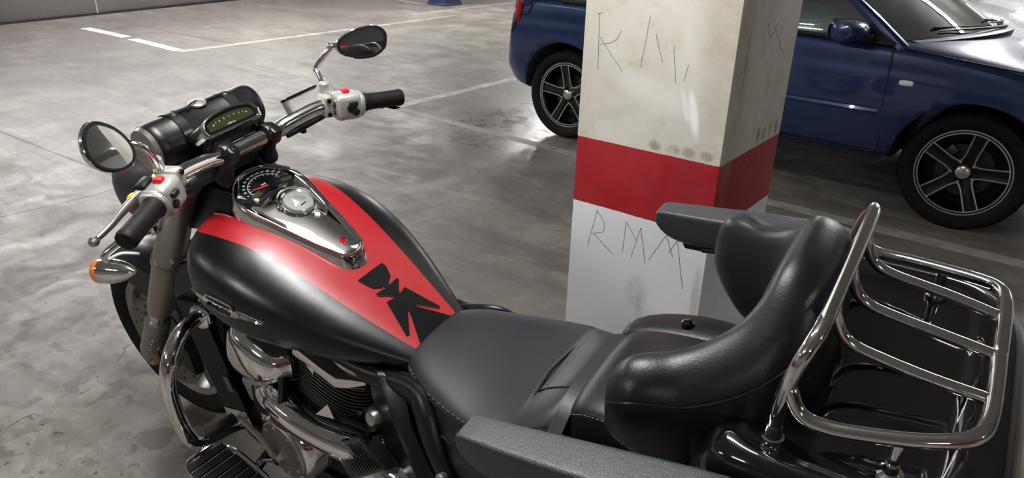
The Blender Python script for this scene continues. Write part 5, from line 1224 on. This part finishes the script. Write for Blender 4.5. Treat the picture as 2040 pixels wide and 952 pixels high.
    for i in range(12):
        t = (i+1)/13; p0 = (Q[0]*.9+Q[3]*.1)*(1-t)+(Q[1]*.9+Q[2]*.1)*t; p1 = (Q[0]*.1+Q[3]*.9)*(1-t)+(Q[1]*.1+Q[2]*.9)*t
        m.tube([p0+nn*.010, p1+nn*.010], .0016, n=6, sp=False)
    m.build('cover_ribs', 'black_gloss', eng)
    m = MB(); m.prism([(-.03, 0), (.03, -.006), (-.002, .028)], (V(.795, .175, .52), nrm(V(1, 0, -.1)), nrm(V(0, -.5, 1)), nrm(V(0, 1, .5))), 0, .006, bev=.002); m.build('chrome_badge', 'chrome', eng)
    m = MB(); m.lathe([(.016, -.05), (.018, 0), (.015, .005), (.010, .003), (.001, .003)], V(.665, .165, .565), (.2, 1, .3), 28); m.build('frame_bolt_cap', 'brushed_silver', BIKE, label='silver bolt cap')
    # exhaust and lower bits, rear wheel
    m = MB(); m.tube([V(.80, -.15, .45), V(.70, -.22, .30), V(.40, -.25, .24), V(-.1, -.27, .27)], [.03, .04, .05, .055], n=20); m.build('exhaust_pipe', 'chrome', BIKE)
make_engine()
# ---- shifter and floorboard
def controls():
    f = MB(); c = V(1.02, .30, .275); F = frame(c, (1, -.12, .10), (.10, 1, 0)); up = F[3] if F[3][2] > 0 else -F[3]
    pl = [(.155, -.035), (.165, -.02), (.165, .015), (.150, .045), (.05, .066), (-.12, .066), (-.135, .05), (-.135, -.045), (-.12, -.06), (.10, -.06)]
    Ff = (c, F[1], F[2], up)
    f.prism(pl, Ff, -.016, .006, bev=.004); fo = f.build('floorboard', 'chrome', BIKE, label='chrome edged rider floorboard with ribbed rubber')
    r = MB(); cen = V(.015, 0)
    f2 = MB(); f2.tube([fp(Ff, p[0], p[1], .006) for p in spline([V(*p) for p in pl], 4, True)], .0042, n=8, sp=False, closed=True, rounded=False); f2.build('floorboard_rim', 'chrome', fo)
    r.prism([(cen[0]+(p[0]-cen[0])*.91, p[1]*.86) for p in pl], Ff, 0, .010, bev=.003)
    for i in range(9):
        x = .135-.03*i; r.prism([(x-.010, -.048), (x+.010, -.048), (x+.010, .050), (x-.010, .050)], Ff, .009, .0135, bev=.0015)
    r.build('floorboard_rubber', 'black_rubber', fo)
    e = MB()
    for i in range(9):
        x = .120-.03*i; e.prism([(x-.0012, -.050), (x+.0012, -.050), (x+.0012, .050), (x-.0012, .050)], Ff, .009, .0125)
    e.build('rubber_inlay', 'machined_face', fo)
    b = MB(); b.tube([c+V(.02, -.05, -.01), c+V(.03, -.12, -.0), c+V(.02, -.2, .0)], .012, n=10); b.build('floorboard_bracket', 'black_plastic', fo)
    s = MB(); s.tube([V(1.032, .245, .455), V(1.025, .238, .448), V(.985, .226, .385), V(.962, .224, .345), V(.955, .2, .335)], [.006, .0065, .0065, .007, .008], n=10); so = s.build('shift_lever', 'brushed_silver', BIKE, label='silver gear shift lever')
    p = MB(); p.lathe([(.007, -.002), (.0135, 0), (.0145, .01), (.0145, .06), (.0115, .068), (.001, .069)], V(1.034, .247, .458), (.25, 1, -.05), 20); p.build('shift_peg', 'black_rubber', so)
    j = MB(); j.lathe([(.011, -.008), (.011, .008)], V(.957, .222, .337), (0, 1, 0), 16); j.tube([V(.957, .226, .337), V(1.01, .228, .31), V(1.03, .235, .29)], .005, n=8); j.build('shift_joint', 'chrome', so)
controls()
# ---- side covers below the saddle
def side_covers():
    for s in (1, -1):
        m = MB()   # arch running from the tank bottom back round the saddle
        def stripe(P, nrm_y=.0):
            R = []
            for (x, y, z, w_, t_, tilt) in P:
                pass
        pts = [(1.00, .105, .655, .012), (.90, .115, .648, .018), (.80, .122, .643, .021), (.72, .128, .642, .023), (.65, .133, .650, .025), (.59, .138, .664, .027), (.545, .148, .668, .028), (.515, .166, .645, .028), (.488, .184, .60, .026), (.460, .194, .55, .022), (.43, .198, .49, .018)]
        q = spline([V(*p) for p in pts], 5); R = []
        for i, p in enumerate(q):
            a, c = q[max(i-1, 0)][:3], q[min(i+1, len(q)-1)][:3]; t_ = nrm(c-a); o = nrm(V(0, s, .35)); w_ = nrm(np.cross(t_, o)); o = np.cross(w_, t_); o = o if o[1]*s > 0 else -o
            C = V(p[0], s*p[1], p[2]); r = p[3]
            R.append([C+w_*r+o*(-.02), C+w_*r*.92+o*.004, C+w_*r*.4+o*.012, C-w_*r*.4+o*.012, C-w_*r*.92+o*.004, C-w_*r+o*(-.02)])
        m.loft(R); m.build('frame_cover', 'satin_black', BIKE, sub=1, label='satin black frame cover beneath the saddle')
        m = MB()   # broad leaf-shaped panel with a sharp ridge
        Ls = spline([V(.690, .125, .665), V(.683, .136, .630), V(.668, .148, .555), V(.640, .163, .487), (V(.592, .178, .42)), V(.55, .18, .37)], 5)
        Rg = spline([V(.650, .140, .675), V(.620, .160, .650), (V(.577, .186, .602)), V(.537, .203, .545), V(.505, .212, .475), V(.47, .21, .41)], 5)
        Rt = spline([V(.60, .140, .668), V(.573, .150, .652), V(.548, .172, .61), V(.516, .184, .56), V(.478, .192, .49), V(.45, .19, .43)], 5)
        R = []; sy = V(1, s, 1); yi = V(0, .035, 0)
        for l, g, t_ in zip(Ls, Rg, Rt): R.append([(l-yi)*sy, l*sy, (l*.5+g*.5+V(0, -.006, 0))*sy, (l*.12+g*.88)*sy, g*sy, (g*.75+t_*.25+V(0, -.004, 0))*sy, t_*sy, (t_-yi)*sy])
        m.loft(R); m.build('side_panel', 'satin_black', BIKE, label='satin black side panel with a sharp ridge', sharp=50)
        m = MB(); R = []
        for X, y, z0, z1 in ((.56, .150, .42, .62), (.45, .185, .38, .62), (.30, .19, .36, .66), (.12, .19, .36, .68), (-.05, .18, .40, .68)):
            R.append([V(X, s*(y-.05), z0), V(X, s*y, z0+.01), V(X, s*(y+.004), (z0+z1)/2), V(X, s*(y-.005), z1), V(X, s*(y-.05), z1)])
        m.loft(R); m.build('rear_side_cover', 'satin_black', BIKE, label='black rear side cover')
        k = MB(); k.lathe([(.010, -.01), (.011, .003), (.008, .006), (.004, .006), (.003, .002), (.001, .002)], V(.452, s*.213, .555), (0, s, .4), 20); k.build('cover_screw', 'brushed_silver', BIKE, label='silver cover screw')
side_covers()
# ---- rear end: wheel, fender, stand
def rear_end():
    W = V(0, 0, .315); ax = (0, 1, 0)
    t = MB(); t.lathe([(.20, -.075), (.235, -.10), (.275, -.11), (.30, -.08), (.313, -.04), (.315, 0), (.313, .04), (.30, .08), (.275, .11), (.235, .10), (.20, .075)], W, ax, 64, loop=True); ty = t.build('rear_tyre', 'tyre', BIKE, label='wide black rear tyre')
    r = MB(); r.lathe([(.19, -.08), (.205, -.085), (.205, .085), (.19, .08)], W, ax, 64, loop=True)
    for k in range(5):
        a = k*2*PI/5; dd = V(math.cos(a), 0, math.sin(a)); nn = V(-math.sin(a), 0, math.cos(a))
        r.loft([[W+dd*q+nn*w_+V(0, h, 0), W+dd*q-nn*w_+V(0, h, 0), W+dd*q-nn*w_-V(0, h, 0), W+dd*q+nn*w_-V(0, h, 0)] for q, w_, h in ((.03, .028, .05), (.195, .022, .03))])
    r.lathe([(.001, -.09), (.05, -.09), (.05, .09), (.001, .09)], W, ax, 28); r.build('rear_rim', 'wheel_grey', ty)
    f = MB(); f.grid(lambda u, v: W+V(math.cos(u)*(.355-.03*v*v), .125*v, math.sin(u)*(.355-.03*v*v)), np.linspace(.4, 3.0, 24), np.linspace(-1, 1, 11), thick=.005); f.build('rear_fender', 'black_gloss', BIKE)
    sw = MB()
    for s in (1, -1): sw.tube([V(.55, s*.13, .33), V(.3, s*.14, .32), V(0, s*.14, .315)], [.03, .028, .025], n=12)
    sw.build('swingarm', 'satin_black', BIKE)
    st = MB(); st.tube([V(.62, .13, .22), V(.60, .24, .10), V(.60, .285, .062)], [.014, .012, .011], n=12); st.build('side_stand', 'satin_black', BIKE, label='black side stand')
rear_end()
# ---- little guardian bell on a ring by the fork
def bell():
    b = MB(); c = V(1.500, .150, .372)
    b.lathe([(.001, .022), (.007, .020), (.009, .010), (.0105, -.004), (.014, -.012), (.013, -.014), (.001, -.010)], c, (0, 0, 1), 24); o = b.build('key_bell', 'brass', None)
    thing(o, 'tiny brass bell dangling on split rings beside the fork foot', 'bell')
    r = MB(); r.tube([c+V(.0, .011*math.cos(a), .034+.013*math.sin(a)) for a in np.linspace(0, 2*PI, 17)[:-1]], .0012, n=6, closed=True, rounded=False); r.tube([c+V(.010*math.cos(a), .002, .055+.013*math.sin(a)) for a in np.linspace(0, 2*PI, 17)[:-1]], .0012, n=6, closed=True, rounded=False); r.build('split_ring', 'dark_chrome', o)
    o.matrix_world = Matrix.Translation(BIKE.location) @ Euler(BIKE.rotation_euler).to_matrix().to_4x4()
bell()
